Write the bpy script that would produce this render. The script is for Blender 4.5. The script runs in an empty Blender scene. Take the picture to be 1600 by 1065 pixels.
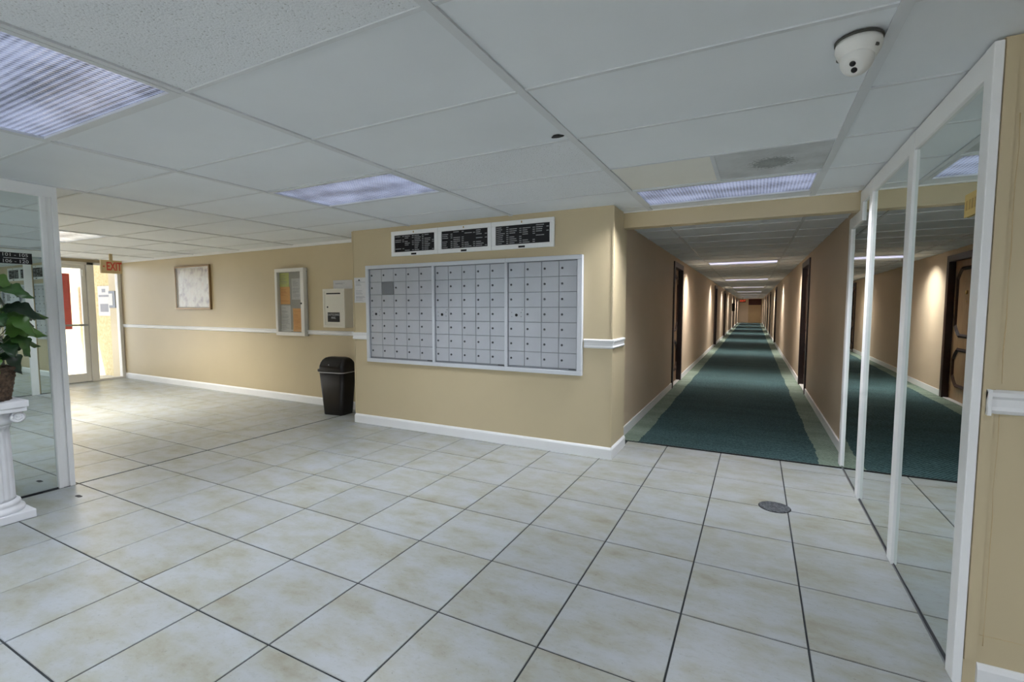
import bpy, bmesh, math, random
from mathutils import Vector, Matrix
random.seed(7)
PI = math.pi
scene = bpy.context.scene
COL = scene.collection

# ------------------------------------------------------------------ camera
H = 2.245                      # lobby ceiling height
CAM_Z = 1.360
CAM_PITCH, CAM_YAW, FPX = 0.0696, 0.4751, 742.4
cd = bpy.data.cameras.new('camera')
cd.sensor_width = 36.0
cd.lens = FPX / 1600.0 * 36.0
cd.clip_start = 0.02
cam = bpy.data.objects.new('camera', cd)
cam.location = (0, 0, CAM_Z)
cam.rotation_euler = (PI / 2 - CAM_PITCH, 0, CAM_YAW)
COL.objects.link(cam)
scene.camera = cam

# ------------------------------------------------------------------ world, sun, exposure
world = bpy.data.worlds.new('sky')
scene.world = world
world.use_nodes = True
bg = world.node_tree.nodes['Background']
bg.inputs[0].default_value = (0.84, 0.90, 1.0, 1)
bg.inputs[1].default_value = 3.6
sun_d = bpy.data.lights.new('sun', 'SUN')
sun_d.energy = 9.0
sun_d.angle = 0.01
sun_d.color = (1.0, 0.95, 0.86)
sun = bpy.data.objects.new('sun', sun_d)
sun.rotation_euler = Vector((0.25, 0.70, -0.75)).to_track_quat('-Z', 'Y').to_euler()
COL.objects.link(sun)
vs = scene.view_settings
vs.view_transform = 'Standard'
vs.look = 'None'
vs.exposure = 0.32
vs.gamma = 1.0
vs.use_curve_mapping = False
LOBBY_W = 15.5                 # watts of one lobby troffer
CORR_W = 5.0                  # watts of one corridor troffer, straight down
CORR_BEAM = 8.0                # each sideways lobe of a corridor troffer
CORR_WASH = 16.0               # and spread wide by its lens

# ------------------------------------------------------------------ materials
def srgb(r, g, b):
    def f(c):
        c /= 255.0
        return c / 12.92 if c <= 0.04045 else ((c + 0.055) / 1.055) ** 2.4
    return (f(r), f(g), f(b), 1)

class NT:
    """small node-tree helper"""
    def __init__(self, name):
        self.m = bpy.data.materials.new(name)
        self.m.use_nodes = True
        self.t = self.m.node_tree
        self.b = self.t.nodes['Principled BSDF']
        self.out = self.t.nodes['Material Output']
    def n(self, kind, **kw):
        nd = self.t.nodes.new(kind)
        for k, v in kw.items():
            setattr(nd, k, v)
        return nd
    def l(self, a, b):
        self.t.links.new(a, b)
    def pos(self, scale=(1, 1, 1), coord='pos'):
        if coord == 'pos':
            s = self.n('ShaderNodeNewGeometry').outputs['Position']
        else:
            s = self.n('ShaderNodeTexCoord').outputs['Object']
        mp = self.n('ShaderNodeMapping')
        mp.inputs['Scale'].default_value = scale
        self.l(s, mp.inputs['Vector'])
        return mp.outputs['Vector']
    def noise(self, vec, scale, detail=4, rough=0.55):
        nd = self.n('ShaderNodeTexNoise')
        nd.inputs['Scale'].default_value = scale
        nd.inputs['Detail'].default_value = detail
        nd.inputs['Roughness'].default_value = rough
        self.l(vec, nd.inputs['Vector'])
        return nd.outputs['Fac']
    def ramp(self, fac, stops):
        nd = self.n('ShaderNodeValToRGB')
        e = nd.color_ramp.elements
        while len(e) < len(stops):
            e.new(0.5)
        for i, (p, c) in enumerate(stops):
            e[i].position = p
            e[i].color = c
        self.l(fac, nd.inputs[0])
        return nd.outputs[0]
    def mix(self, fac, a, b, mode='MIX'):
        nd = self.n('ShaderNodeMix', data_type='RGBA', blend_type=mode)
        for sock, v in ((nd.inputs[0], fac), (nd.inputs[6], a), (nd.inputs[7], b)):
            if hasattr(v, 'links'):
                self.l(v, sock)
            else:
                sock.default_value = v
        return nd.outputs[2]
    def math(self, op, a, b=None):
        nd = self.n('ShaderNodeMath', operation=op)
        for i, v in enumerate((a, b)):
            if v is None:
                continue
            if hasattr(v, 'links'):
                self.l(v, nd.inputs[i])
            else:
                nd.inputs[i].default_value = v
        return nd.outputs[0]
    def bump(self, h, strength=0.2, dist=0.01):
        nd = self.n('ShaderNodeBump')
        nd.inputs['Strength'].default_value = strength
        nd.inputs['Distance'].default_value = dist
        self.l(h, nd.inputs['Height'])
        self.l(nd.outputs[0], self.b.inputs['Normal'])
    def base(self, c):
        if hasattr(c, 'links'):
            self.l(c, self.b.inputs['Base Color'])
        else:
            self.b.inputs['Base Color'].default_value = c
    def set(self, rough=0.5, metal=0.0, spec=0.5):
        self.b.inputs['Roughness'].default_value = rough
        self.b.inputs['Metallic'].default_value = metal
        self.b.inputs['Specular IOR Level'].default_value = spec

def paint(name, rgb, rough=0.5, metal=0.0, var=0.06, scale=3.0, bump=0.0, bscale=60, spec=0.4):
    m = NT(name)
    c = srgb(*rgb)
    d = tuple(x * (1 - var) for x in c[:3]) + (1,)
    e = tuple(min(1, x * (1 + var)) for x in c[:3]) + (1,)
    m.base(m.ramp(m.noise(m.pos(), scale), [(0.3, d), (0.7, e)]))
    m.set(rough, metal, spec)
    if bump:
        m.bump(m.noise(m.pos(), bscale, 3), bump, 0.004)
    return m.m

M = {}
M['wall'] = paint('tan_wall_paint', (200, 185, 152), 0.42, var=0.03, scale=1.2, bump=0.05, bscale=180, spec=0.35)
M['corr_wall'] = paint('corridor_wall_vinyl', (202, 182, 156), 0.5, var=0.03, scale=1.2, bump=0.05, bscale=150)
M['white_trim'] = paint('white_trim_paint', (236, 237, 237), 0.4, var=0.02)
M['frame_white'] = paint('white_frame_paint', (240, 241, 241), 0.35, var=0.02)
M['plaster'] = paint('white_plaster', (226, 228, 232), 0.6, var=0.04, scale=9, bump=0.1)
M['tbar'] = paint('ceiling_bar_enamel', (214, 218, 221), 0.5, var=0.03)
M['slab'] = paint('plain_slab', (150, 150, 150), 0.8)
M['grout'] = paint('dark_grout', (50, 54, 57), 0.85, var=0.25, scale=8)
M['black_plastic'] = paint('black_plastic', (17, 13, 11), 0.45, var=0.05)
M['black'] = paint('matte_black', (12, 12, 14), 0.6)
M['dark_wood'] = paint('dark_stained_wood', (44, 22, 16), 0.35, var=0.3, scale=14)
M['steel'] = paint('brushed_steel', (170, 174, 178), 0.35, 1.0)
M['brass'] = paint('aged_brass', (190, 160, 100), 0.3, 1.0)
M['alu'] = paint('aluminium_frame', (228, 226, 220), 0.4, 0.0, var=0.02)
M['mail_frame'] = paint('mailbox_frame_metal', (208, 212, 218), 0.35, 0.1, var=0.02)
M['mail_door'] = paint('mailbox_door_metal', (182, 186, 193), 0.3, 0.1, var=0.04, scale=5)
M['mail_dark'] = paint('mailbox_grey_door', (126, 130, 136), 0.4, 0.2)
M['lock'] = paint('lock_metal', (78, 80, 84), 0.4, 0.6)
M['paper'] = paint('white_paper', (214, 214, 214), 0.8, var=0.03, scale=30)
M['paper_print'] = paint('grey_print', (150, 152, 160), 0.8)
M['paper_green'] = paint('green_paper', (206, 214, 140), 0.8)
M['paper_orange'] = paint('orange_paper', (236, 180, 120), 0.8)
M['paper_ink_orange'] = paint('orange_ink', (205, 140, 90), 0.8)
M['cork'] = paint('grey_backing', (178, 176, 172), 0.8)
M['cream_metal'] = paint('cream_box_enamel', (222, 218, 206), 0.4, var=0.02)
M['letter_black'] = paint('black_letterboard', (16, 17, 22), 0.55)
M['letter_white'] = paint('white_letters', (190, 192, 194), 0.6)
M['sign_black'] = paint('black_sign', (14, 15, 17), 0.3)
M['red_box'] = paint('red_enamel', (140, 52, 48), 0.4, var=0.1)
M['pipe'] = paint('rusty_pipe', (150, 108, 84), 0.6, var=0.2, scale=20)
M['concrete'] = paint('pale_concrete', (196, 192, 186), 0.8, var=0.1, scale=2, bump=0.2)
M['exit_body'] = paint('exit_sign_plate', (206, 184, 140), 0.5)
M['exit_red'] = paint('exit_red_letters', (200, 72, 52), 0.5)
M['yellow_sign'] = paint('yellow_sign_plate', (206, 180, 110), 0.5)
M['yellow_ink'] = paint('yellow_sign_ink', (176, 148, 84), 0.5)
M['gold_frame'] = paint('bronze_picture_frame', (150, 124, 90), 0.35, 0.4)
M['basket'] = paint('woven_brown_reed', (84, 68, 54), 0.65, var=0.75, scale=50)
M['stem'] = paint('plant_stem', (60, 84, 40), 0.6)
M['lens_black'] = paint('camera_lens', (8, 8, 10), 0.08)
M['cam_white'] = paint('camera_white_plastic', (226, 226, 222), 0.4, var=0.02)
M['dark_rubber'] = paint('dark_gasket', (70, 70, 66), 0.7)
M['liner'] = paint('white_bin_liner', (200, 198, 198), 0.6)
M['stain'] = paint('dark_floor_stain', (52, 54, 56), 0.7)
M['elev'] = paint('tan_end_door', (176, 150, 112), 0.4, var=0.05)
M['dark_header'] = paint('dark_brown_panel', (72, 34, 26), 0.5)

def mat_mirror():
    m = NT('mirror_silver')
    m.base((0.75, 0.81, 0.785, 1))
    m.set(0.005, 1.0)
    return m.m
M['mirror'] = mat_mirror()

def mat_glass():
    m = NT('clear_pane')
    tr = m.n('ShaderNodeBsdfTransparent'); tr.inputs[0].default_value = (0.94, 0.95, 0.95, 1)
    gl = m.n('ShaderNodeBsdfGlossy'); gl.inputs['Roughness'].default_value = 0.02
    lw = m.n('ShaderNodeLayerWeight'); lw.inputs['Blend'].default_value = 0.5
    fr = m.math('ADD', m.math('MULTIPLY', m.math('POWER', lw.outputs['Facing'], 4.0), 0.6), 0.03)
    mx = m.n('ShaderNodeMixShader')
    m.l(fr, mx.inputs[0]); m.l(tr.outputs[0], mx.inputs[1]); m.l(gl.outputs[0], mx.inputs[2])
    m.l(mx.outputs[0], m.out.inputs[0])
    return m.m
M['glass'] = mat_glass()

def mat_floor():
    m = NT('travertine_ceramic')
    v = m.pos()
    rnd = m.n('ShaderNodeObjectInfo').outputs['Random']
    off = m.n('ShaderNodeVectorMath', operation='ADD')
    cx = m.n('ShaderNodeCombineXYZ')
    m.l(m.math('MULTIPLY', rnd, 37.0), cx.inputs[0]); m.l(m.math('MULTIPLY', rnd, 91.0), cx.inputs[1])
    m.l(v, off.inputs[0]); m.l(cx.outputs[0], off.inputs[1])
    vv = off.outputs[0]
    st = m.n('ShaderNodeMapping'); st.inputs['Scale'].default_value = (1.0, 1.7, 1.0)
    m.l(vv, st.inputs['Vector'])
    big = m.noise(st.outputs[0], 3.4, 5, 0.62)
    c1 = m.ramp(big, [(0.28, srgb(144, 141, 124)), (0.42, srgb(158, 160, 150)), (0.56, srgb(166, 171, 172)), (0.75, srgb(172, 179, 186))])
    fine = m.noise(st.outputs[0], 26, 6, 0.7)
    c2 = m.ramp(fine, [(0.30, (0.80, 0.79, 0.75, 1)), (0.46, (1, 1, 1, 1)), (1.0, (1, 1, 1, 1))])
    pit = m.noise(vv, 85, 3, 0.5)
    c3 = m.ramp(pit, [(0.26, (0.55, 0.53, 0.48, 1)), (0.33, (1, 1, 1, 1)), (1.0, (1, 1, 1, 1))])
    c = m.mix(0.75, c1, c2, 'MULTIPLY')
    c = m.mix(0.7, c, c3, 'MULTIPLY')
    tint = m.math('ADD', m.math('MULTIPLY', rnd, 0.10), 0.92)
    g = m.n('ShaderNodeCombineColor')
    for i in range(3):
        m.l(tint, g.inputs[i])
    c = m.mix(1.0, c, g.outputs[0], 'MULTIPLY')
    m.base(c)
    m.set(0.36, 0, 0.5)
    rr = m.n('ShaderNodeMapRange'); rr.inputs[3].default_value = 0.28; rr.inputs[4].default_value = 0.46
    m.l(fine, rr.inputs[0]); m.l(rr.outputs[0], m.b.inputs['Roughness'])
    m.bump(m.math('ADD', fine, m.math('MULTIPLY', pit, 0.4)), 0.08, 0.004)
    return m.m
M['floor_tile'] = mat_floor()

def mat_ctile(name, rgb, pebble=0.0, stain=None):
    m = NT(name)
    v = m.pos()
    rnd = m.n('ShaderNodeObjectInfo').outputs['Random']
    c = srgb(*rgb)
    base = m.ramp(m.noise(v, 1.6, 3), [(0.3, tuple(x * 0.95 for x in c[:3]) + (1,)), (0.7, c)])
    t = m.math('ADD', m.math('MULTIPLY', rnd, 0.08), 0.94)
    g = m.n('ShaderNodeCombineColor')
    for i in range(3):
        m.l(t, g.inputs[i])
    base = m.mix(1.0, base, g.outputs[0], 'MULTIPLY')
    if pebble:
        vo = m.n('ShaderNodeTexNoise'); vo.inputs['Scale'].default_value = 120; vo.inputs['Detail'].default_value = 1
        m.l(v, vo.inputs['Vector'])
        pit = m.ramp(vo.outputs['Fac'], [(0.27, (0.5, 0.5, 0.48, 1)), (0.35, (1, 1, 1, 1)), (1, (1, 1, 1, 1))])
        base = m.mix(pebble, base, pit, 'MULTIPLY')
        m.bump(vo.outputs['Fac'], 0.5, 0.006)
    else:
        m.bump(m.noise(v, 40, 3), 0.06, 0.004)
    if stain:
        sub = m.n('ShaderNodeVectorMath', operation='SUBTRACT'); sub.inputs[1].default_value = stain
        m.l(v, sub.inputs[0])
        ln = m.n('ShaderNodeVectorMath', operation='LENGTH'); m.l(sub.outputs[0], ln.inputs[0])
        n2 = m.noise(v, 60, 3)
        n3 = m.noise(v, 7, 3)
        d = m.math('ADD', ln.outputs['Value'], m.math('MULTIPLY', m.math('SUBTRACT', n2, 0.5), 0.22))
        s = m.ramp(d, [(0.02, srgb(176, 178, 176)), (0.09, srgb(150, 152, 150)), (0.13, (1, 1, 1, 1))])
        base = m.mix(0.75, base, s, 'MULTIPLY')
        base = m.mix(0.5, base, m.ramp(n3, [(0.35, (0.7, 0.7, 0.7, 1)), (0.6, (1, 1, 1, 1))]), 'MULTIPLY')
    m.base(base)
    m.set(0.75, 0, 0.3)
    return m.m
M['ctile'] = mat_ctile('ceiling_tile_smooth', (236, 241, 245))
M['ctile_peb'] = mat_ctile('ceiling_tile_pebbled', (234, 238, 242), 0.8)
M['ctile_cream'] = mat_ctile('ceiling_tile_cream', (243, 242, 234))
M['ctile_grey'] = mat_ctile('ceiling_tile_grey', (210, 214, 216), 0.0, (0.055, 3.40, 2.25))

def mat_lens(name, rgb, strength):
    m = NT(name)
    v = m.pos((1, 1, 1), 'obj')
    sx = m.n('ShaderNodeSeparateXYZ'); m.l(v, sx.inputs[0])
    gx = m.math('SINE', m.math('MULTIPLY', sx.outputs[0], 2 * PI / 0.022))
    gy = m.math('SINE', m.math('MULTIPLY', sx.outputs[1], 2 * PI / 0.026))
    tube = m.math('COSINE', m.math('MULTIPLY', sx.outputs[1], 2 * PI / 0.27))
    n = m.noise(v, 3.0, 3)
    f = m.math('ADD', m.math('MULTIPLY', gx, 0.12), m.math('MULTIPLY', gy, 0.17))
    f = m.math('ADD', f, m.math('MULTIPLY', tube, -0.10))
    f = m.math('ADD', f, n)
    c = srgb(*rgb)
    lo = tuple(x * 0.28 for x in c[:3]) + (1,)
    hi = tuple(min(1, x * 1.5 + 0.03) for x in c[:3]) + (1,)
    col = m.ramp(f, [(0.22, lo), (0.5, c), (0.8, hi)])
    m.base((0.05, 0.05, 0.06, 1))
    m.l(col, m.b.inputs['Emission Color'])
    m.b.inputs['Emission Strength'].default_value = strength
    m.set(0.2, 0, 0.5)
    h = m.math('ADD', gx, gy)
    m.bump(h, 0.3, 0.003)
    return m.m
M['lens'] = mat_lens('prismatic_lens_lit', (148, 158, 188), 0.60)
M['lens_warm'] = mat_lens('prismatic_lens_plain', (186, 188, 186), 0.9)
M['lens_corr'] = mat_lens('corridor_lens_lit', (180, 176, 200), 1.4)

def mat_carpet(name, dark, light, bands):
    m = NT(name)
    v = m.pos()
    sx = m.n('ShaderNodeSeparateXYZ'); m.l(v, sx.inputs[0])
    a = m.math('SINE', m.math('MULTIPLY', m.math('ADD', sx.outputs[0], m.math('MULTIPLY', sx.outputs[1], 0.7)), 2 * PI / 0.030))
    b = m.math('SINE', m.math('MULTIPLY', m.math('SUBTRACT', sx.outputs[0], m.math('MULTIPLY', sx.outputs[1], 1.3)), 2 * PI / 0.045))
    n = m.noise(v, 60, 3)
    f = m.math('ADD', m.math('MULTIPLY', m.math('ADD', a, b), 0.13), n)
    c = m.ramp(f, [(0.28, srgb(*dark)), (0.75, srgb(*light))])
    w = m.noise(m.pos((0.5, 2.2, 1)), 1.6, 4)
    c = m.mix(bands, c, m.ramp(w, [(0.35, (0.62, 0.64, 0.62, 1)), (0.62, (1, 1, 1, 1))]), 'MULTIPLY')  # stretched nap bands, partly the lamps' light stripes painted into the carpet colour
    m.base(c)
    m.set(0.95, 0, 0.1)
    m.bump(f, 0.5, 0.006)
    return m.m
M['carpet'] = mat_carpet('teal_loop_carpet', (34, 56, 60), (86, 112, 114), 0.5)
M['carpet_border'] = mat_carpet('sage_carpet_border', (112, 128, 116), (150, 164, 150), 0.7)

def mat_stucco():
    m = NT('cream_stucco')
    v = m.pos()
    n = m.noise(v, 22, 6, 0.7)
    m.base(m.ramp(n, [(0.3, srgb(206, 186, 136)), (0.6, srgb(232, 218, 176))]))
    m.set(0.9, 0, 0.2)
    m.bump(n, 0.9, 0.02)
    return m.m
M['stucco'] = mat_stucco()

def mat_leaf():
    m = NT('plant_leaf')
    rnd = m.n('ShaderNodeObjectInfo').outputs['Random']
    c = m.ramp(rnd, [(0.0, srgb(20, 46, 26)), (0.6, srgb(44, 84, 40)), (1.0, srgb(84, 122, 52))])
    n = m.noise(m.pos((1, 1, 1), 'obj'), 14, 3)
    c = m.mix(0.5, c, m.ramp(n, [(0.35, (0.6, 0.6, 0.6, 1)), (0.65, (1, 1, 1, 1))]), 'MULTIPLY')
    m.base(c)
    m.set(0.35, 0, 0.5)
    return m.m
M['leaf'] = mat_leaf()

def mat_drain():
    m = NT('speckled_drain_metal')
    v = m.pos()
    n = m.noise(v, 70, 4, 0.7)
    m.base(m.ramp(n, [(0.35, srgb(40, 44, 50)), (0.68, srgb(122, 128, 134))]))
    m.set(0.5, 0.4)
    m.bump(n, 0.8, 0.005)
    return m.m
M['drain'] = mat_drain()

def mat_print():
    m = NT('pale_flower_print')
    v = m.pos((1, 1, 1), 'obj')
    n = m.noise(v, 5.5, 4, 0.6)
    n2 = m.noise(m.pos((9, 1, 2.0), 'obj'), 2.2, 4)
    c = m.ramp(n, [(0.34, srgb(176, 168, 172)), (0.44, srgb(212, 206, 200)), (0.54, srgb(228, 226, 218)), (0.72, srgb(222, 212, 204))])
    m.base(m.mix(0.5, c, m.ramp(n2, [(0.35, (0.8, 0.82, 0.80, 1)), (0.55, (1, 1, 1, 1))]), 'MULTIPLY'))
    m.set(0.25, 0, 0.4)
    return m.m
M['print'] = mat_print()

def mat_doorwood():
    m = NT('tan_door_veneer')
    n = m.noise(m.pos((6, 6, 0.7)), 5, 5, 0.6)
    m.base(m.ramp(n, [(0.3, srgb(140, 110, 78)), (0.7, srgb(172, 140, 104))]))
    m.set(0.28, 0, 0.5)
    return m.m
M['door_wood'] = mat_doorwood()

# ------------------------------------------------------------------ mesh helpers
class MB:
    def __init__(self):
        self.v = []; self.f = []; self.smooth = []
    def add(self, verts, faces, smooth=False, mtx=None):
        o = len(self.v)
        for p in verts:
            p = Vector(p)
            self.v.append(mtx @ p if mtx is not None else p)
        for f in faces:
            self.f.append([i + o for i in f]); self.smooth.append(smooth)
        return self
    def box(self, x0, x1, y0, y1, z0, z1, mtx=None):
        vs_ = [(x0, y0, z0), (x1, y0, z0), (x1, y1, z0), (x0, y1, z0), (x0, y0, z1), (x1, y0, z1), (x1, y1, z1), (x0, y1, z1)]
        fs = [(3, 2, 1, 0), (4, 5, 6, 7), (0, 1, 5, 4), (1, 2, 6, 5), (2, 3, 7, 6), (3, 0, 4, 7)]
        return self.add(vs_, fs, False, mtx)
    def prism(self, pts, d0, d1, axis=1, mtx=None):
        """polygon pts (a,b) extruded along axis from d0 to d1 (axis 0: a=y,b=z; 1: a=x,b=z; 2: a=x,b=y)"""
        n = len(pts)
        def mk(a, b, d):
            return (d, a, b) if axis == 0 else ((a, d, b) if axis == 1 else (a, b, d))
        vs_ = [mk(a, b, d0) for a, b in pts] + [mk(a, b, d1) for a, b in pts]
        fs = [tuple(range(n)), tuple(range(2 * n - 1, n - 1, -1))]
        for i in range(n):
            j = (i + 1) % n
            fs.append((j, i, n + i, n + j))
        return self.add(vs_, fs, False, mtx)
    def lathe(self, prof, seg=24, rmod=None, mtx=None, smooth=True, cap=True):
        """prof: list of (r,z)"""
        vs_ = []; fs = []
        for k, (r, z) in enumerate(prof):
            for i in range(seg):
                a = 2 * PI * i / seg
                rr = r if rmod is None else rmod(r, a, k)
                vs_.append((rr * math.cos(a), rr * math.sin(a), z))
        for k in range(len(prof) - 1):
            for i in range(seg):
                j = (i + 1) % seg
                fs.append((k * seg + i, k * seg + j, (k + 1) * seg + j, (k + 1) * seg + i))
        if cap:
            fs.append(tuple(range(seg - 1, -1, -1)))
            fs.append(tuple((len(prof) - 1) * seg + i for i in range(seg)))
        return self.add(vs_, fs, smooth, mtx)
    def cyl(self, c, r, d, axis='z', seg=16):
        rot = {'z': Matrix.Identity(4), 'y': Matrix.Rotation(-PI / 2, 4, 'X'), 'x': Matrix.Rotation(PI / 2, 4, 'Y')}[axis]
        return self.lathe([(r, -d / 2), (r, d / 2)], seg, None, Matrix.Translation(c) @ rot, False)
    def tube(self, pts, r, seg=6):
        pts = [Vector(p) for p in pts]
        vs_ = []; fs = []
        for i, p in enumerate(pts):
            t = (pts[min(i + 1, len(pts) - 1)] - pts[max(i - 1, 0)]).normalized()
            up = Vector((0, 0, 1)) if abs(t.z) < 0.9 else Vector((1, 0, 0))
            a = t.cross(up).normalized(); b = t.cross(a)
            rr = r[i] if isinstance(r, (list, tuple)) else r
            for k in range(seg):
                an = 2 * PI * k / seg
                vs_.append(p + a * math.cos(an) * rr + b * math.sin(an) * rr)
        for i in range(len(pts) - 1):
            for k in range(seg):
                j = (k + 1) % seg
                fs.append((i * seg + k, i * seg + j, (i + 1) * seg + j, (i + 1) * seg + k))
        fs.append(tuple(range(seg - 1, -1, -1))); fs.append(tuple((len(pts) - 1) * seg + k for k in range(seg)))
        return self.add(vs_, fs, True)
    def sweep(self, path, prof, closed=False):
        """profile (outward, up) swept along xy path (list of (x,y)); outward is right of travel, mitred"""
        n = len(path); P_ = [Vector((p[0], p[1])) for p in path]
        vs_ = []; fs = []; k = len(prof)
        for i in range(n):
            if closed or 0 < i < n - 1:
                a = (P_[i] - P_[i - 1]).normalized(); b = (P_[(i + 1) % n] - P_[i]).normalized()
            elif i == 0:
                a = b = (P_[1] - P_[0]).normalized()
            else:
                a = b = (P_[i] - P_[i - 1]).normalized()
            na = Vector((a.y, -a.x)); nb = Vector((b.y, -b.x))
            m = (na + nb); m = m / max(0.2, m.dot(na))
            for o, z in prof:
                q = P_[i] + m * o
                vs_.append((q.x, q.y, z))
        rng = n if closed else n - 1
        for i in range(rng):
            j = (i + 1) % n
            for q in range(k):
                w = (q + 1) % k
                fs.append((i * k + q, i * k + w, j * k + w, j * k + q))
        if not closed:
            fs.append(tuple(range(k - 1, -1, -1))); fs.append(tuple((n - 1) * k + q for q in range(k)))
        return self.add(vs_, fs)
    def mesh(self, name, mat):
        me = bpy.data.meshes.new(name)
        me.from_pydata([tuple(v) for v in self.v], [], self.f)
        me.update()
        bm = bmesh.new(); bm.from_mesh(me)
        bmesh.ops.recalc_face_normals(bm, faces=bm.faces)
        bm.to_mesh(me); bm.free()
        for p, s in zip(me.polygons, self.smooth):
            p.use_smooth = s
        if mat is not None:
            me.materials.append(mat if not isinstance(mat, str) else M[mat])
        return me
    def build(self, name, mat, parent=None, loc=(0, 0, 0), rot=(0, 0, 0), bevel=0.0, bseg=2):
        o = link(name, self.mesh(name, mat), parent, loc, rot)
        if bevel:
            md = o.modifiers.new('bevel', 'BEVEL'); md.width = bevel; md.segments = bseg; md.limit_method = 'ANGLE'
            md.angle_limit = 0.6
        return o

def link(name, data, parent=None, loc=(0, 0, 0), rot=(0, 0, 0)):
    o = bpy.data.objects.new(name, data)
    COL.objects.link(o)
    if parent is not None:
        o.parent = parent
    o.location = loc
    o.rotation_euler = rot
    if name in ('lettering', 'print_lines'):      # tiny flat print, joined
        o['kind'] = 'stuff'
    return o

def tag(o, label=None, cat=None, group=None, kind=None):
    for k, v in (('label', label), ('category', cat), ('group', group), ('kind', kind)):
        if v:
            o[k] = v
    return o

def thing(name, label, cat, loc=(0, 0, 0), rotz=0.0, group=None):
    return tag(link(name, None, None, loc, (0, 0, rotz)), label, cat, group)

def struct(o, label=None):
    o['kind'] = 'structure'
    if label:
        o['label'] = label
    return o

def text_mesh(name, body, size, mat, depth=0.001, align='CENTER', sx=1.0, bold=0.0):
    cu = bpy.data.curves.new(name, 'FONT')
    cu.body = body; cu.size = size; cu.align_x = align; cu.align_y = 'CENTER'
    cu.extrude = depth; cu.offset = bold; cu.resolution_u = 2
    ob = bpy.data.objects.new(name, cu); COL.objects.link(ob)
    bpy.context.view_layer.update()
    me = bpy.data.meshes.new_from_object(ob)
    bpy.data.objects.remove(ob); bpy.data.curves.remove(cu)
    me.name = name
    me.transform(Matrix.Diagonal((sx, 1, 1, 1)))
    me.materials.clear(); me.materials.append(M[mat])
    return me

# facing rotations for flat text built in XY: read by someone looking along +y / -x
FACE_NEG_Y = (PI / 2, 0, 0)
FACE_POS_X = (PI / 2, 0, PI / 2)

def frame_boxes(w, h, t, d, y0=0.0):
    """rectangular frame in XZ, centred, members t wide, from y0 to y0+d"""
    m = MB()
    m.box(-w / 2, w / 2, y0, y0 + d, h / 2 - t, h / 2)
    m.box(-w / 2, w / 2, y0, y0 + d, -h / 2, -h / 2 + t)
    m.box(-w / 2, -w / 2 + t, y0, y0 + d, -h / 2 + t, h / 2 - t)
    m.box(w / 2 - t, w / 2, y0, y0 + d, -h / 2 + t, h / 2 - t)
    return m

# ------------------------------------------------------------------ layout numbers
MAIL_Y = 4.14                 # face of the wall that holds the mailboxes
MAIL_X0, MAIL_X1 = -4.22, -1.135
MIR_X = 0.69                  # plane of the mirrors on the right
LEFT_X = -4.65                # plane of the mirror on the left
EXIT_X = -10.95
CARPET_Y = 4.80
HDR_Y0, HDR_Y1, HDR_Z = 4.50, 4.62, 2.105
CORR_P = (0.0, 4.62)          # pivot of the corridor
CORR_R = 0.0068               # the corridor drifts a little to the left
CORR_L, CORR_RT = -1.225, 0.745
CORR_LEN = 43.6
CORR_H = 2.205
BACK_Y, SIDE_X = -3.5, 3.5
REAR_R = -0.0172              # rear wall is a little out of square
def rear_y(x):
    return 4.632 + (-4.22 - x) * 0.0172

# ------------------------------------------------------------------ structure: shells
# roof slab over everything (light tight), the tiles and bars hang below it
ceiling = struct(MB().box(-11.3, SIDE_X + 0.3, BACK_Y - 0.3, 5.3, 2.34, 2.60).build('ceiling', 'slab'), 'lobby suspended ceiling of white tiles in a bar grid')
floor_o = struct(MB().box(-11.05, SIDE_X + 0.2, BACK_Y - 0.2, 5.0, -0.25, -0.004).build('floor', 'grout'), 'lobby floor of beige square ceramic tiles')

# walls
wm = MB().box(MAIL_X0, MAIL_X1, MAIL_Y, 4.62, -0.02, 2.36)
struct(wm.build('wall_mail', 'wall'), 'tan wall projecting into the lobby behind the mailboxes')
hd = MB().box(MAIL_X1 - 0.1, 0.80, HDR_Y0, HDR_Y1, HDR_Z, 2.36)
struct(hd.build('wall_header', 'wall'), 'tan header beam over the corridor opening')
rw = MB().box(-7.2, 0.4, 0, 0.2, -0.02, 2.36)
struct(rw.build('wall_rear', 'wall', None, (-4.22, 4.632, 0), (0, 0, REAR_R)), 'tan rear wall running to the exit door')
struct(MB().box(LEFT_X - 0.16, LEFT_X - 0.012, BACK_Y, 1.63, -0.02, 2.36).build('wall_left', 'wall'), 'wall behind the left mirror')
struct(MB().box(-11.2, LEFT_X - 0.16, 1.30, 1.46, -0.02, 2.36).build('wall_hall', 'wall'), 'hall wall opposite the picture')
struct(MB().box(0.703, 0.95, 2.215, 4.97, -0.02, 2.36).build('wall_mirror_side', 'wall'), 'wall behind the right mirror panels')
struct(MB().box(0.703, SIDE_X + 0.2, 2.200, 2.214, -0.02, 2.36).build('wall_right_front', 'wall'), 'tan wall beside the mirror panels')
struct(MB().box(SIDE_X, SIDE_X + 0.2, BACK_Y, 2.2, -0.02, 2.36).build('wall_right', 'wall'))
struct(MB().box(LEFT_X - 0.2, -3.8, BACK_Y - 0.2, BACK_Y, -0.02, 2.36).box(1.4, SIDE_X + 0.2, BACK_Y - 0.2, BACK_Y, -0.02, 2.36)
       .box(-3.8, 1.4, BACK_Y - 0.2, BACK_Y, 2.16, 2.36).build('wall_back', 'wall'))
wb = struct(link('window_fill', None, None, (0, BACK_Y - 0.1, 0)), 'added glazed entrance behind the viewer for fill daylight')  # added glazing, lets daylight in to brighten lobby walls and ceiling
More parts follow.
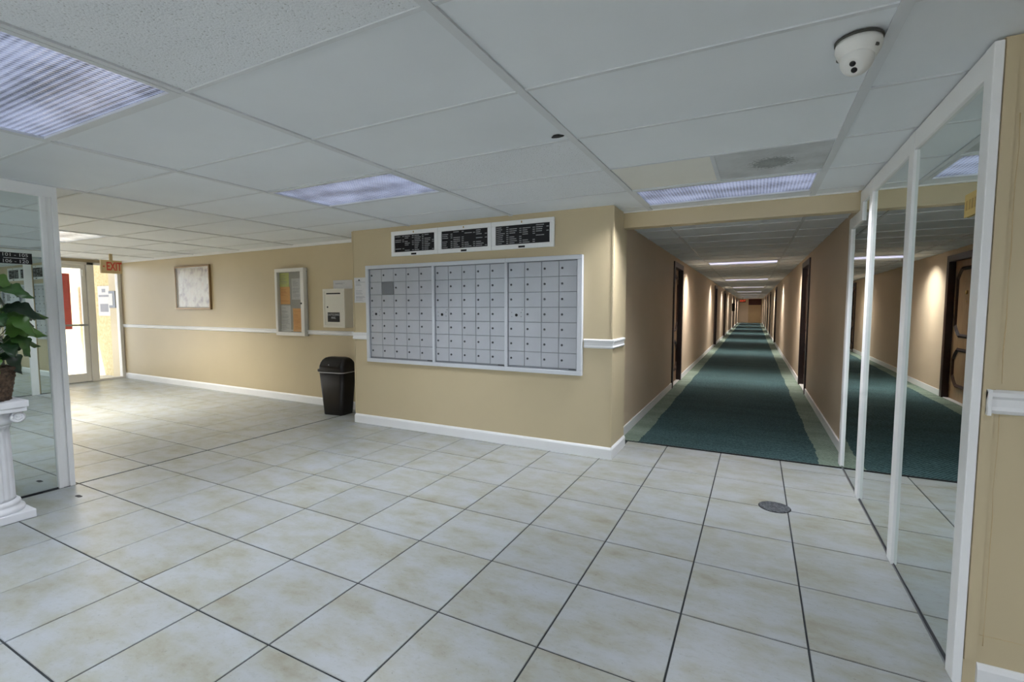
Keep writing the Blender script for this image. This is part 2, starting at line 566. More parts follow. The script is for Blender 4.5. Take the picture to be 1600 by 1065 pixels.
for q in range(4):
    xa, xb = -3.8 + 1.3 * q, -2.5 + 1.3 * q
    MB().box(xa, xa + 0.05, -0.04, 0.04, 0, 2.16).box(xb - 0.05, xb, -0.04, 0.04, 0, 2.16).box(xa + 0.05, xb - 0.05, -0.04, 0.04, 0, 0.10).box(xa + 0.05, xb - 0.05, -0.04, 0.04, 2.10, 2.16).build('window_frame', 'alu', wb)
    MB().box(xa + 0.05, xb - 0.05, -0.004, 0.004, 0.10, 2.10).build('pane', 'glass', wb)
struct(MB().box(-14, 14, -22, BACK_Y - 0.2, -0.12, -0.012).build('floor_bounce', 'concrete'), 'added pale concrete ground bouncing sunlight into the lobby')  # added sunlit ground, throws light up through the glazing
struct(MB().box(-5.5, 4.5, -7.6, BACK_Y - 0.2, 2.42, 2.62).build('roof_sun_blocker', 'white_trim'), 'added unseen canopy keeping the sun out of the lobby')  # added slab, stops direct sun from falling through the glazing
# exit wall: above the door and the part hidden behind the left mirror wall
struct(MB().box(EXIT_X - 0.12, EXIT_X + 0.02, 1.30, 4.80, 2.19, 2.36).box(EXIT_X - 0.12, EXIT_X + 0.02, 1.30, 2.30, -0.02, 2.19).build('wall_exit', 'wall'))
# thin corner beads
struct(MB().box(MAIL_X0 - 0.012, MAIL_X0 + 0.006, MAIL_Y - 0.006, MAIL_Y + 0.014, 0.11, 2.245).build('trim_1', 'wall'))
struct(MB().box(MAIL_X1 - 0.006, MAIL_X1 + 0.008, MAIL_Y - 0.006, MAIL_Y + 0.014, 0.11, 2.245).build('trim_2', 'wall'))
# corner angle where the right tan wall meets the mirror frame
struct(MB().box(0.703, 0.735, 2.188, 2.1995, 0.10, 2.245).build('trim_3', 'wall'))

# corridor shell, in corridor coordinates (y from the pivot)
def corr(o):
    o.location = (CORR_P[0], CORR_P[1], 0); o.rotation_euler = (0, 0, CORR_R)
    return o
L_DOORS = [(3.72, 4.76), (13.3, 14.35), (19.35, 20.4), (30.2, 31.25), (37.0, 38.05)]
R_DOORS = [(4.08, 5.2), (15.45, 16.5), (21.9, 22.95), (27.3, 28.35), (32.0, 33.05), (37.6, 38.65)]
DZ = 2.10
def corr_wall(x0, x1, doors):
    m = MB(); y = 0.0
    for a, b in doors:
        m.box(x0, x1, y, a, -0.02, 2.36)
        m.box(x0, x1, a, b, DZ, 2.36)
        y = b
    m.box(x0, x1, y, CORR_LEN, -0.02, 2.36)
    return m
struct(corr(corr_wall(CORR_L - 0.3, CORR_L, L_DOORS).build('wall_corridor_left', 'corr_wall')), 'long tan corridor wall on the left with dark doors')
struct(corr(corr_wall(CORR_RT, CORR_RT + 0.3, R_DOORS).build('wall_corridor_right', 'corr_wall')), 'long tan corridor wall on the right with dark doors')
struct(corr(MB().box(CORR_L - 0.3, CORR_RT + 0.3, CORR_LEN, CORR_LEN + 0.2, -0.02, 2.36).build('wall_corridor_end', 'corr_wall')), 'far end wall of the corridor')
corr_ceiling = struct(corr(MB().box(CORR_L - 0.4, CORR_RT + 0.4, 0.0, CORR_LEN + 0.2, 2.30, 2.60).build('ceiling_corridor', 'slab')), 'long corridor ceiling of white tiles')

# ------------------------------------------------------------------ floor tiles
T = 0.4858; FX, FY = -0.7445, 2.1525; G = 0.0038
REG = [(LEFT_X, SIDE_X, BACK_Y, 2.2), (LEFT_X, 0.70, 2.2, MAIL_Y), (EXIT_X, LEFT_X, 1.46, 4.80), (LEFT_X, MAIL_X0, MAIL_Y, 4.70), (MAIL_X1, 0.70, MAIL_Y, CARPET_Y - 0.008)]
def cam_px(p):
    d = Vector(p) - Vector((0, 0, CAM_Z))
    sy, cy, sp, cp = math.sin(CAM_YAW), math.cos(CAM_YAW), math.sin(CAM_PITCH), math.cos(CAM_PITCH)
    r = Vector((cy, sy, 0)); w = Vector((-sy * cp, cy * cp, -sp)); u = r.cross(w)
    z = d.dot(w)
    return (d.dot(r) / max(z, 0.05) * FPX, d.dot(u) / max(z, 0.05) * FPX, z)
def shown_size(x0, x1, y0, y1, z):
    c = [cam_px(((x0 + x1) / 2, (y0 + y1) / 2, z))] + [cam_px((x, y, z)) for x in (x0, x1) for y in (y0, y1)]
    vis = [q for q in c if q[2] > 0.1 and abs(q[0]) < 830 and abs(q[1]) < 560]
    if not vis:
        return 0.0
    return 1.0 / max(0.3, c[0][2]) ** 2
def tile_mb(w, d, th, ch):
    m = MB()
    x, y = w / 2, d / 2
    vs_ = [(-x, -y, -th), (x, -y, -th), (x, y, -th), (-x, y, -th), (-x, -y, -ch), (x, -y, -ch), (x, y, -ch), (-x, y, -ch),
           (-x + ch, -y + ch, 0), (x - ch, -y + ch, 0), (x - ch, y - ch, 0), (-x + ch, y - ch, 0)]
    fs = [(0, 1, 5, 4), (1, 2, 6, 5), (2, 3, 7, 6), (3, 0, 4, 7), (4, 5, 9, 8), (5, 6, 10, 9), (6, 7, 11, 10), (7, 4, 8, 11), (8, 9, 10, 11)]
    return m.add(vs_, fs)
cells = []
for i in range(-23, 10):
    for j in range(-13, 7):
        cx0, cy0 = FX + i * T, FY + j * T
        cx1, cy1 = cx0 + T, cy0 + T
        hit = [(max(cx0, a), min(cx1, b), max(cy0, c), min(cy1, d)) for a, b, c, d in REG if min(cx1, b) - max(cx0, a) > 0.02 and min(cy1, d) - max(cy0, c) > 0.02]
        if hit:
            r = (min(h[0] for h in hit), max(h[1] for h in hit), min(h[2] for h in hit), max(h[3] for h in hit))
            cells.append((shown_size(*r, 0), r))
cells.sort(key=lambda c: -c[0])
full_tile = None
rest = MB()
for k, (s, (x0, x1, y0, y1)) in enumerate(cells):
    w, d = x1 - x0 - 2 * G, y1 - y0 - 2 * G
    if k < 300 and s > 0:
        if abs(x1 - x0 - T) < 1e-4 and abs(y1 - y0 - T) < 1e-4:
            if full_tile is None:
                full_tile = tile_mb(w, d, 0.012, 0.0018).mesh('floor_tile', 'floor_tile')
            me = full_tile
        else:
            me = tile_mb(w, d, 0.012, 0.0018).mesh('floor_tile', 'floor_tile')
        link('floor_tile', me, floor_o, ((x0 + x1) / 2, (y0 + y1) / 2, random.uniform(-0.0004, 0.0004)))
    else:
        t_ = tile_mb(w, d, 0.012, 0.0018)
        rest.add(t_.v, t_.f, False, Matrix.Translation(((x0 + x1) / 2, (y0 + y1) / 2, 0)))
tag(rest.build('floor_tiles', 'floor_tile', floor_o), kind='stuff')

# carpet of the corridor with its pale borders
carpet = struct(corr(MB().box(CORR_L, CORR_RT, CARPET_Y - 4.62, CORR_LEN, -0.1, 0.001).build('floor_corridor', 'grout')), 'teal carpet with pale sage borders along the corridor')
def ragged(xa, xb, wob, seed):
    """strip between xa (straight) and xb (slightly ragged)"""
    rr = random.Random(seed); y = CARPET_Y - 4.62; pts = []
    while y < CORR_LEN:
        pts.append((xb + wob * (0.5 * math.sin(y * 5.1 + seed) + rr.uniform(-0.5, 0.5)), y)); y += 0.03 if y < 6 else 0.6
    pts.append((xb, CORR_LEN))
    m = MB(); vs_ = []; fs = []
    for x, yy in pts:
        vs_ += [(xa, yy, 0.006), (x, yy, 0.006)]
    for q in range(len(pts) - 1):
        fs.append((2 * q, 2 * q + 1, 2 * q + 3, 2 * q + 2))
    n0 = len(vs_)
    vs_ += [(xa, pts[0][1], 0.001), (pts[0][0], pts[0][1], 0.001)]
    fs.append((0, 1, n0 + 1, n0))
    return m.add(vs_, fs)
MB().box(CORR_L, CORR_RT, CARPET_Y - 4.62, CORR_LEN, 0.001, 0.0052).build('carpet_field', 'carpet', carpet)
ragged(CORR_L, -1.02, 0.014, 3).build('carpet_border', 'carpet_border', carpet)
ragged(CORR_RT, 0.535, 0.014, 4).build('carpet_border', 'carpet_border', carpet)
struct(MB().box(MAIL_X1 - 0.08, 0.70, CARPET_Y - 0.006, CARPET_Y + 0.008, -0.01, 0.0075).build('trim_4', 'black'), 'thin dark edge strip between tiles and carpet')

# ------------------------------------------------------------------ ceiling tiles and bars
CX, CY, CW, CDp = -0.889, 1.816, 1.2504, 0.6252
CREG = [(LEFT_X, SIDE_X, BACK_Y, 2.2), (LEFT_X, 0.70, 2.2, HDR_Y0), (EXIT_X, LEFT_X, 1.46, 4.76), (LEFT_X, MAIL_X0, MAIL_Y, 4.70)]
LIGHTS = {(-2, -2): 'lens', (-2, 1): 'lens', (0, 3): 'lens', (-6, 1): 'lens_warm', (0, -4): 'lens', (-2, -5): 'lens', (1, -2): 'lens'}  # last three panels are added out of view to light the lobby
PEB = {(-1, 1), (-1, 2), (-2, -3), (-1, -3), (-2, -1 - 2), (-1, -2)}
PEB = {(-1, 1), (-1, 2), (-2, -1 - 0 - 0)} - {(-2, -1)} | {(-1, -2), (-1, -3)}
tile_cache = {}
def ctile(parent, x0, x1, y0, y1, mat, z):
    w, d = round(x1 - x0 - 0.010, 4), round(y1 - y0 - 0.010, 4)
    key = (w, d, mat)
    if key not in tile_cache:
        tile_cache[key] = MB().box(-w / 2, w / 2, -d / 2, d / 2, 0, 0.016).mesh('ceiling_tile', mat)
    o = link('ceiling_tile', tile_cache[key], parent, ((x0 + x1) / 2, (y0 + y1) / 2, z + random.uniform(-0.0005, 0.001)),
             (random.uniform(-1, 1) * 0.0012, random.uniform(-1, 1) * 0.0008, 0))
    return o
for i in range(-9, 5):
    for j in range(-9, 6):
        x0, y0 = CX + i * CW, CY + j * CDp
        x1, y1 = x0 + CW, y0 + CDp
        if (i, j) in LIGHTS:
            continue
        hit = [(max(x0, a), min(x1, b), max(y0, c), min(y1, d)) for a, b, c, d in CREG if min(x1, b) - max(x0, a) > 0.03 and min(y1, d) - max(y0, c) > 0.03]
        if not hit:
            continue
        r = (min(h[0] for h in hit), max(h[1] for h in hit), min(h[2] for h in hit), max(h[3] for h in hit))
        if (i, j) == (0, 2):
            xm = -0.264
            ctile(ceiling, r[0], xm, r[2], r[3], 'ctile_cream', H + 0.006)
            tag(ctile(ceiling, xm, r[1], r[2], r[3], 'ctile_grey', H + 0.006), 'grey ceiling tile with a dark speckled round stain')
        else:
            ctile(ceiling, *r, 'ctile_peb' if (i, j) in PEB else 'ctile', H + 0.006)
def bar(parent, x0, x1, y0, y1, z, name):
    MB().box(x0, x1, y0, y1, z, z + 0.022).build(name, 'tbar', parent)
BW = 0.012
for i in range(-8, 4):
    x = CX + i * CW
    if x < LEFT_X:
        y0, y1 = 1.46, rear_y(x) - 0.01
    elif x < MAIL_X0:
        y0, y1 = BACK_Y, 4.62
    elif x < 0.7:
        y0, y1 = BACK_Y, (MAIL_Y if x < MAIL_X1 else HDR_Y0)
    else:
        y0, y1 = BACK_Y, 2.19
    if x > EXIT_X:
        bar(ceiling, x - 0.019, x + 0.019, y0, y1, H - 0.002, 'main_runner')
for j in range(-8, 6):
    y = CY + j * CDp
    x0 = EXIT_X if y > 1.5 else LEFT_X
    x1 = SIDE_X if y < 2.2 else (0.665 if y < MAIL_Y else MAIL_X0)
    bar(ceiling, x0, x1, y - BW * 0.8, y + BW * 0.8, H + 0.0012, 'cross_tee')
    if MAIL_Y < y < HDR_Y0:
        bar(ceiling, MAIL_X1, 0.665, y - BW * 0.8, y + BW * 0.8, H + 0.0012, 'cross_tee')
bar(ceiling, -0.264 - BW, -0.264 + BW, CY + 2 * CDp, CY + 3 * CDp, H + 0.0008, 'cross_tee')
# small dark hole in a tile, and stains
MB().add([(0.031 * math.cos(a) * (1 + 0.25 * math.sin(3 * a)), 0.02 * math.sin(a), 0) for a in [k * PI / 8 for k in range(16)]] +
         [(0.031 * math.cos(a) * (1 + 0.25 * math.sin(3 * a)), 0.02 * math.sin(a), 0.004) for a in [k * PI / 8 for k in range(16)]],
         [tuple(range(16)), tuple(range(31, 15, -1))] + [(k, (k + 1) % 16, 16 + (k + 1) % 16, 16 + k) for k in range(16)]).build('broken_chip', 'black', ceiling, (-0.95, 2.36, H + 0.0005))
# wall angles (thin white bars where ceiling meets walls)
struct(MB().box(-6.75, 0.0, -0.022, 0.0, H - 0.03, H + 0.01).build('trim_5', 'white_trim', None, (-4.22, 4.632, 0), (0, 0, REAR_R)), 'white strip along the top of the rear wall')
struct(MB().box(MAIL_X1 + 0.001, 0.66, HDR_Y0 - 0.02, HDR_Y0, H - 0.004, H + 0.01).build('trim_6', 'white_trim'))

# corridor ceiling
ROW0 = 5.08 - 0.6 * 9      # rows of 0.6, lights centred on row 9+10k
bays = [(CORR_L, -0.845), (-0.845, 0.375), (0.375, CORR_RT)]
n_t = 0
restc = MB()
CL_Y = []
k = 0
while True:
    y0 = ROW0 + 0.6 * k
    if y0 >= CORR_LEN:
        break
    y1 = min(y0 + 0.6, CORR_LEN)
    if y1 > 0.02:
        y0c = max(y0, 0.0)
        for q, (a, b) in enumerate(bays):
            if q == 1 and (k - 9) % 10 == 0:
                CL_Y.append((y0 + y1) / 2)
                continue
            if k < 45:
                ctile(corr_ceiling, a, b, y0c, y1, 'ctile', CORR_H + 0.009)
            else:
                restc.box(a + 0.003, b - 0.003, y0c + 0.003, y1 - 0.003, CORR_H + 0.004, CORR_H + 0.02)
        if y0 > 0.02:
            bar(corr_ceiling, CORR_L, CORR_RT, y0 - 0.01, y0 + 0.01, CORR_H + 0.0012, 'cross_tee')
    k += 1
tag(restc.build('far_ceiling_tiles', 'ctile', corr_ceiling), kind='stuff')
for x in (-0.845, 0.375):
    bar(corr_ceiling, x - BW, x + BW, 0, CORR_LEN, CORR_H, 'main_runner')

# ------------------------------------------------------------------ troffers
def troffer(w, d, mat, label, group, watts, spread, loc, rotz=0, color=(0.90, 0.925, 1.0), z=H, wash=0.0, beams=0.0):
    t = thing('ceiling_light', label, 'ceiling light', (loc[0], loc[1], z), rotz, group)
    fm = MB(); e = 0.028
    fm.box(-w / 2, w / 2, -d / 2, -d / 2 + e, -0.004, 0.05); fm.box(-w / 2, w / 2, d / 2 - e, d / 2, -0.004, 0.05)
    fm.box(-w / 2, -w / 2 + e, -d / 2 + e, d / 2 - e, -0.004, 0.05); fm.box(w / 2 - e, w / 2, -d / 2 + e, d / 2 - e, -0.004, 0.05)
    fm.build('frame', 'tbar', t)
    MB().box(-w / 2 + e, w / 2 - e, -d / 2 + e, d / 2 - e, 0.008, 0.014).build('lens', mat, t)
    MB().box(-w / 2 + 0.01, w / 2 - 0.01, -d / 2 + 0.01, d / 2 - 0.01, 0.05, 0.075).build('housing', 'tbar', t)
    if watts > 0:
        ld = bpy.data.lights.new('lamp_glow', 'AREA')
        ld.shape = 'RECTANGLE'; ld.size = w - 0.08; ld.size_y = d - 0.08
        ld.energy = watts; ld.color = color; ld.spread = math.radians(spread)
        link('lamp_glow', ld, t, (0, 0, 0.002))
    if wash > 0:
        l2 = bpy.data.lights.new('lamp_wash', 'AREA')
        l2.shape = 'RECTANGLE'; l2.size = w - 0.08; l2.size_y = d - 0.08
        l2.energy = wash; l2.color = color; l2.spread = math.radians(150)
        link('lamp_wash', l2, t, (0, 0, 0.004))
    # the ribbed lens throws two sideways lobes towards the walls
    for s_ in ((-1, 1) if beams > 0 else ()):
        l3 = bpy.data.lights.new('lamp_side_lobe', 'AREA')
        l3.shape = 'RECTANGLE'; l3.size = 0.12; l3.size_y = 0.16
        l3.energy = beams; l3.color = tuple(0.5 + 0.5 * c for c in color); l3.spread = math.radians(92)
        link('lamp_side_lobe', l3, t, (s_ * (w / 2 - 0.14), 0, -0.03), (0, -s_ * math.radians(28), 0))
    return t
lob_labels = {(-2, -2): 'ribbed fluorescent ceiling light nearest the upper left corner', (-2, 1): 'fluorescent ceiling light panel in front of the mailboxes',
              (0, 3): 'fluorescent ceiling light panel just before the corridor header', (-6, 1): 'dim ceiling light panel near the exit sign',
              (0, -4): 'added ceiling light panel behind the viewer near the back wall', (-2, -5): 'added ceiling light panel by the back wall, left of centre',
              (1, -2): 'added ceiling light panel over the right part of the lobby',
              }
for (i, j), mt in LIGHTS.items():
    x, y = CX + (i + 0.5) * CW, CY + (j + 0.5) * CDp
    power = {(-6, 1): 2.6, (1, -2): 0.3, (0, 3): 0.9, (-2, -2): 0.75, (0, -4): 1.4}.get((i, j), 1.0) * LOBBY_W
    troffer(CW - 0.02, CDp - 0.02, mt, lob_labels[(i, j)], 'lobby ceiling lights', power, 128, (x, y), 0,
            (1.0, 0.96, 0.91) if mt == 'lens_warm' else (0.90, 0.925, 1.0), wash=18.0 if mt == 'lens_warm' else 0.0, beams=4.0 if (i, j) == (0, 3) else 0.0)
ORD = ['first', 'second', 'third', 'fourth', 'fifth', 'sixth', 'seventh', 'eighth', 'ninth']
for n, yl in enumerate(CL_Y):
    ca, sa = math.cos(CORR_R), math.sin(CORR_R)
    xm = (-0.845 + 0.375) / 2
    troffer(1.20, 0.58, 'lens_corr', '%s ceiling light down the corridor from the header' % ORD[n], 'corridor ceiling lights', CORR_W, 72,
            (CORR_P[0] + xm * ca - yl * sa, CORR_P[1] + xm * sa + yl * ca), CORR_R, (1.0, 0.935, 0.90), CORR_H, CORR_WASH, CORR_BEAM)

# ------------------------------------------------------------------ baseboards and chair rails
BB = [(0, 0), (0.016, 0), (0.016, 0.085), (0.010, 0.098), (0.004, 0.105), (0, 0.105)]
RAIL = [(0, 0.995), (0.012, 0.998), (0.020, 1.010), (0.014, 1.022), (0.014, 1.048), (0.024, 1.058), (0.026, 1.072), (0.012, 1.080), (0, 1.080)]
# paths run so that the room is on the right of travel
struct(MB().sweep([(MAIL_X1, HDR_Y1), (MAIL_X1, MAIL_Y), (MAIL_X0, MAIL_Y), (MAIL_X0, 4.60)], [(-o, z) for o, z in BB]).build('baseboard_mail', 'white_trim'), 'white baseboard below the mailboxes')
struct(MB().sweep([(MAIL_X1, 4.53), (MAIL_X1, MAIL_Y), (-1.388, MAIL_Y)], [(-o, z) for o, z in RAIL]).build('trim_7', 'white_trim'), 'short white chair rail right of the mailboxes')
struct(MB().sweep([(-4.003, MAIL_Y), (MAIL_X0, MAIL_Y), (MAIL_X0, 4.60)], [(-o, z - 0.005) for o, z in RAIL]).build('trim_8', 'white_trim'), 'short white chair rail left of the mailboxes')
def rear_local(m, name, mat):
    return m.build(name, mat, None, (-4.22, 4.632, 0), (0, 0, REAR_R))
struct(rear_local(MB().sweep([(0.0, 0.0), (-6.72, 0.0)], [(-o, z) for o, z in BB]), 'baseboard_rear', 'white_trim'), 'white baseboard of the rear wall')
struct(rear_local(MB().sweep([(0.0, 0.0), (-6.72, 0.0)], [(-o, 0.985 + (z - 0.995) * 0.75) for o, z in RAIL]), 'trim_9', 'white_trim'), 'long white chair rail on the rear wall')
struct(MB().sweep([(0.738, 2.2), (SIDE_X, 2.2)], [(o, z * 0.92) for o, z in BB]).build('baseboard_right', 'white_trim'), 'white baseboard below the right tan wall')
struct(MB().sweep([(0.712, 2.2), (SIDE_X, 2.2)], RAIL).box(0.712, 0.722, 2.168, 2.2, 0.993, 1.082).build('trim_10', 'white_trim'), 'white chair rail on the tan wall at the right edge')
def corr_base(name, x, sgn, doors):
    m = MB(); y = 0.0
    for a, b in doors + [(CORR_LEN, CORR_LEN)]:
        if a > y:
            m.box(min(x, x + sgn * 0.015), max(x, x + sgn * 0.015), y, a - 0.05 if a < CORR_LEN else a, 0.0, 0.10)
        y = b + 0.05
    return struct(corr(m.build(name, 'white_trim')))
corr_base('baseboard_corridor_left', CORR_L, 1, L_DOORS)['label'] = 'white baseboard of the left corridor wall'
corr_base('baseboard_corridor_right', CORR_RT, -1, R_DOORS)['label'] = 'white baseboard of the right corridor wall'
# rounded block where the right baseboard meets the mirror frame
struct(corr(MB().box(CORR_RT - 0.03, CORR_RT, 0.36, 0.42, 0.0, 0.115).build('trim_11', 'white_trim', bevel=0.012)))

# hairline cracks along the edge of the right tan wall
wr = bpy.data.objects['wall_right_front']
rc = random.Random(5)
for a0, a1, n_, vert in ((0.16, 1.0, 9, True), (1.1, 2.0, 8, True), (0.742, 1.3, 7, False)):
    pts = []
    for q in range(n_ + 1):
        d_ = a0 + (a1 - a0) * q / n_
        pts.append((0.752 + rc.uniform(-0.002, 0.002), 2.1995, d_) if vert else (d_, 2.1995, 0.185 + 0.02 * (1.3 - d_) + rc.uniform(-0.004, 0.004)))
    MB().tube(pts, [rc.uniform(0.0003, 0.0016) for _ in pts], 5).build('paint_crack', 'exit_body', wr)
# ------------------------------------------------------------------ corridor doors
def octo(w, h, c, z0):
    return [(-w / 2 + c, z0), (-w / 2 + c, z0 + 0.0), (w / 2 - c, z0), (w / 2, z0 + c), (w / 2, z0 + h - c), (w / 2 - c, z0 + h), (-w / 2 + c, z0 + h), (-w / 2, z0 + h - c), (-w / 2, z0 + c)]
def moulding(w, h, c, z0, t, d):
    """closed moulding with notched corners, plane XZ, proud towards -y"""
    def ring(q):
        w2, h2, z = w - 2 * q, h - 2 * q, z0 + q
        return [(-w2 / 2 + c, z), (w2 / 2 - c, z), (w2 / 2 - c * 0.45, z + c * 0.45), (w2 / 2, z + c), (w2 / 2, z + h2 - c), (w2 / 2 - c * 0.45, z + h2 - c * 0.45), (w2 / 2 - c, z + h2),
                (-w2 / 2 + c, z + h2), (-w2 / 2 + c * 0.45, z + h2 - c * 0.45), (-w2 / 2, z + h2 - c), (-w2 / 2, z + c), (-w2 / 2 + c * 0.45, z + c * 0.45)]
    a, b, e = ring(0), ring(t), ring(t * 0.5)
    n = len(a)
    vs_ = [(x, 0, z) for x, z in a] + [(x, -d, z) for x, z in e] + [(x, 0, z) for x, z in b]
    fs = []
    for i in range(n):
        j = (i + 1) % n
        fs += [(i, j, n + j, n + i), (n + i, n + j, 2 * n + j, 2 * n + i)]
    return MB().add(vs_, fs)
door_n = 0
def corr_door(a, b, left):
    """door between local y=a..b in the corridor wall, built in XZ facing -y then turned"""
    global door_n
    door_n += 1
    w = b - a
    xw = CORR_L if left else CORR_RT
    ca, sa = math.cos(CORR_R), math.sin(CORR_R)
    ym = (a + b) / 2
    t = link('door_%d' % door_n, None, None, (CORR_P[0] + xw * ca - ym * sa, CORR_P[1] + xw * sa + ym * ca, 0), (0, 0, CORR_R + (PI / 2 if left else -PI / 2)))
    struct(t)
    # local: x along the wall, -y into the corridor, recess to +y
    fr = MB()
    for s in (-1, 1):
        x0, x1 = sorted((s * w / 2, s * (w / 2 - 0.055)))
        fr.box(x0, x1, -0.022, 0.20, 0.0, DZ)
        x0, x1 = sorted((s * (w / 2 + 0.035), s * (w / 2)))
        fr.box(x0, x1, -0.022, 0.0, 0.0, DZ + 0.035)
    fr.box(-w / 2, w / 2, -0.022, 0.20, DZ - 0.055, DZ + 0.0)
    fr.box(-w / 2, w / 2, -0.022, 0.0, DZ, DZ + 0.035)
    fr.build('door_frame', 'dark_wood', t)
    sw = w - 0.11
    leaf = MB().box(-sw / 2, sw / 2, 0.06, 0.10, 0.015, DZ - 0.055).build('door_leaf', 'door_wood', t)
    moulding(sw - 0.22, 1.02, 0.13, 0.93, 0.055, 0.025).build('panel_moulding', 'dark_wood', leaf, (0, 0.06, 0))
    moulding(sw - 0.22, 0.58, 0.13, 0.20, 0.055, 0.025).build('panel_moulding', 'dark_wood', leaf, (0, 0.06, 0))
    kx = (sw / 2 - 0.07) * (-1 if left else 1)
    kb = MB().lathe([(0.028, 0), (0.028, 0.006), (0.010, 0.010), (0.010, 0.030), (0.024, 0.040), (0.028, 0.052), (0.020, 0.064), (0.004, 0.068)], 14, None, Matrix.Rotation(PI / 2, 4, 'X'))
    kb.build('door_knob', 'brass', leaf, (kx, 0.06, 1.0))
    MB().lathe([(0.032, 0), (0.030, 0.012), (0.018, 0.016)], 14, None, Matrix.Rotation(PI / 2, 4, 'X')).build('knocker', 'brass', leaf, (0, 0.06, 1.58))
    MB().lathe([(0.012, 0), (0.010, 0.006)], 10, None, Matrix.Rotation(PI / 2, 4, 'X')).build('peephole', 'brass', leaf, (0, 0.06, 1.45))
    MB().box(-w / 2 + 0.055, w / 2 - 0.055, 0.0, 0.20, -0.01, 0.014).build('door_sill', 'white_trim', t)
    MB().box(-w / 2, w / 2, 0.20, 0.24, 0, DZ).build('back_panel', 'dark_wood', t)
    t['label'] = 'dark framed panelled door in the %s corridor wall, %s from the lobby' % ('left' if left else 'right', ORD[door_i])
    return t
for door_i, (a, b) in enumerate(L_DOORS):
    corr_door(a, b, True)
for door_i, (a, b) in enumerate(R_DOORS):
    corr_door(a, b, False)
# far end: wide tan door with a dark panel over it
de = struct(corr(link('door_20', None)), 'tan door with dark panel above at the corridor end')
MB().box(-0.40, 0.62, CORR_LEN - 0.03, CORR_LEN, 0.0, 1.62).build('door_leaf', 'elev', de)
MB().box(-0.40, 0.62, CORR_LEN - 0.04, CORR_LEN, 1.62, 2.15).build('door_frame', 'dark_header', de)

# ------------------------------------------------------------------ mailboxes
ORDX = ['left', 'middle', 'right']
ML_Z0, ML_Z1 = 0.742, 1.838
units = [(-3.995, -3.048, 5, 'bank of mailboxes with one dark grey door, leftmost of three'),
         (-3.048, -2.178, 5, 'five-column bank of small grey mailboxes in the middle of three'),
         (-2.178, -1.400, 4, 'four-column bank of grey mailboxes, rightmost of three')]
lock_me = MB().lathe([(0.0105, 0), (0.0105, 0.004), (0.007, 0.006)], 10, None, Matrix.Rotation(PI / 2, 4, 'X')).mesh('lock', 'lock')
biglock_me = MB().lathe([(0.014, 0), (0.014, 0.005), (0.008, 0.008)], 12, None, Matrix.Rotation(PI / 2, 4, 'X')).mesh('master_lock', 'black')
rivet_me = MB().lathe([(0.004, 0), (0.003, 0.002)], 8, None, Matrix.Rotation(PI / 2, 4, 'X')).mesh('rivet', 'lock')
for u, (x0, x1, nc, lab) in enumerate(units):
    t = thing('mailbox_unit', lab, 'mailboxes', ((x0 + x1) / 2, MAIL_Y, ML_Z0), 0, 'lobby mailbox banks')
    w, h = x1 - x0, ML_Z1 - ML_Z0
    le, re = (0.042 if u == 0 else 0.014), (0.048 if u == 2 else 0.014)
    fr = MB()
    pf = 0.044
    def member(m, xa, xb, za, zb):
        m.box(xa, xb, -pf, 0, za, zb)
    member(fr, -w / 2, w / 2, h - 0.040, h); member(fr, -w / 2, w / 2, 0, 0.040)
    member(fr, -w / 2, -w / 2 + le, 0.040, h - 0.040); member(fr, w / 2 - re, w / 2, 0.040, h - 0.040)
    fr.build('frame', 'mail_frame', t, bevel=0.004)
    xi0, xi1 = -w / 2 + le, w / 2 - re
    MB().box(xi0, xi1, -0.010, 0.0, 0.04, h - 0.04).build('back_plate', 'mail_dark', t)
    inner = MB(); e = 0.006
    inner.box(xi0, xi0 + e, -0.024, -0.010, 0.04, h - 0.04); inner.box(xi1 - e, xi1, -0.024, -0.010, 0.04, h - 0.04)
    inner.box(xi0 + e, xi1 - e, -0.024, -0.010, h - 0.04 - e, h - 0.04); inner.box(xi0 + e, xi1 - e, -0.024, -0.010, 0.04, 0.04 + e + 0.010)
    inner.build('inner_frame', 'mail_dark', t)  # darker tone paints a shadow line just inside the outer frame
    xa, xb, za, zb = xi0 + e, xi1 - e, 0.04 + e + (0.010), h - 0.04 - e
    dw, dh = (xb - xa) / nc, (zb - za) / 7
    g = 0.0022
    dme = MB().add(*(lambda t_: (t_.v, t_.f))(tile_mb(dw - 2 * g, dh - 2 * g, 0.012, 0.0016)), False, Matrix.Rotation(PI / 2, 4, 'X')).mesh('mailbox_door', 'mail_door')
    dmg = dme.copy(); dmg.materials.clear(); dmg.materials.append(M['mail_dark'])
    tilt = [0.006, 0.012, -0.006, 0.030, 0.010, 0.018, 0.014]
    for r in range(7):
        for c in range(nc):
            cx = xa + (c + 0.5) * dw; cz = zb - (r + 0.5) * dh
            master = (r == 3 and c == 0)
            dark = (u == 0 and r == 1 and c == 1)
            d = link('mailbox_door', dmg if dark else dme, t, (cx, -0.0225, cz), (tilt[r] * 0.5 + random.uniform(-1, 1) * 0.003, 0, random.uniform(-1, 1) * 0.002))
            if master:
                link('master_lock', biglock_me, d, (0.0, 0, -0.005))
                for rx, rz in ((-0.05, 0.02), (-0.05, -0.02), (0.05, 0.02), (0.05, -0.02), (0.062, 0.045)):
                    link('rivet', rivet_me, d, (rx, 0, rz))
            elif not dark:
                link('lock', lock_me, d, (-dw * 0.32, 0, 0.004))
            else:
                d['label'] = 'dark grey replacement mailbox door without lock'
    MB().box(xb - 0.075, xb - 0.012, -0.0262, -0.024, 0.047, 0.058).build('maker_plate', 'lock', t)

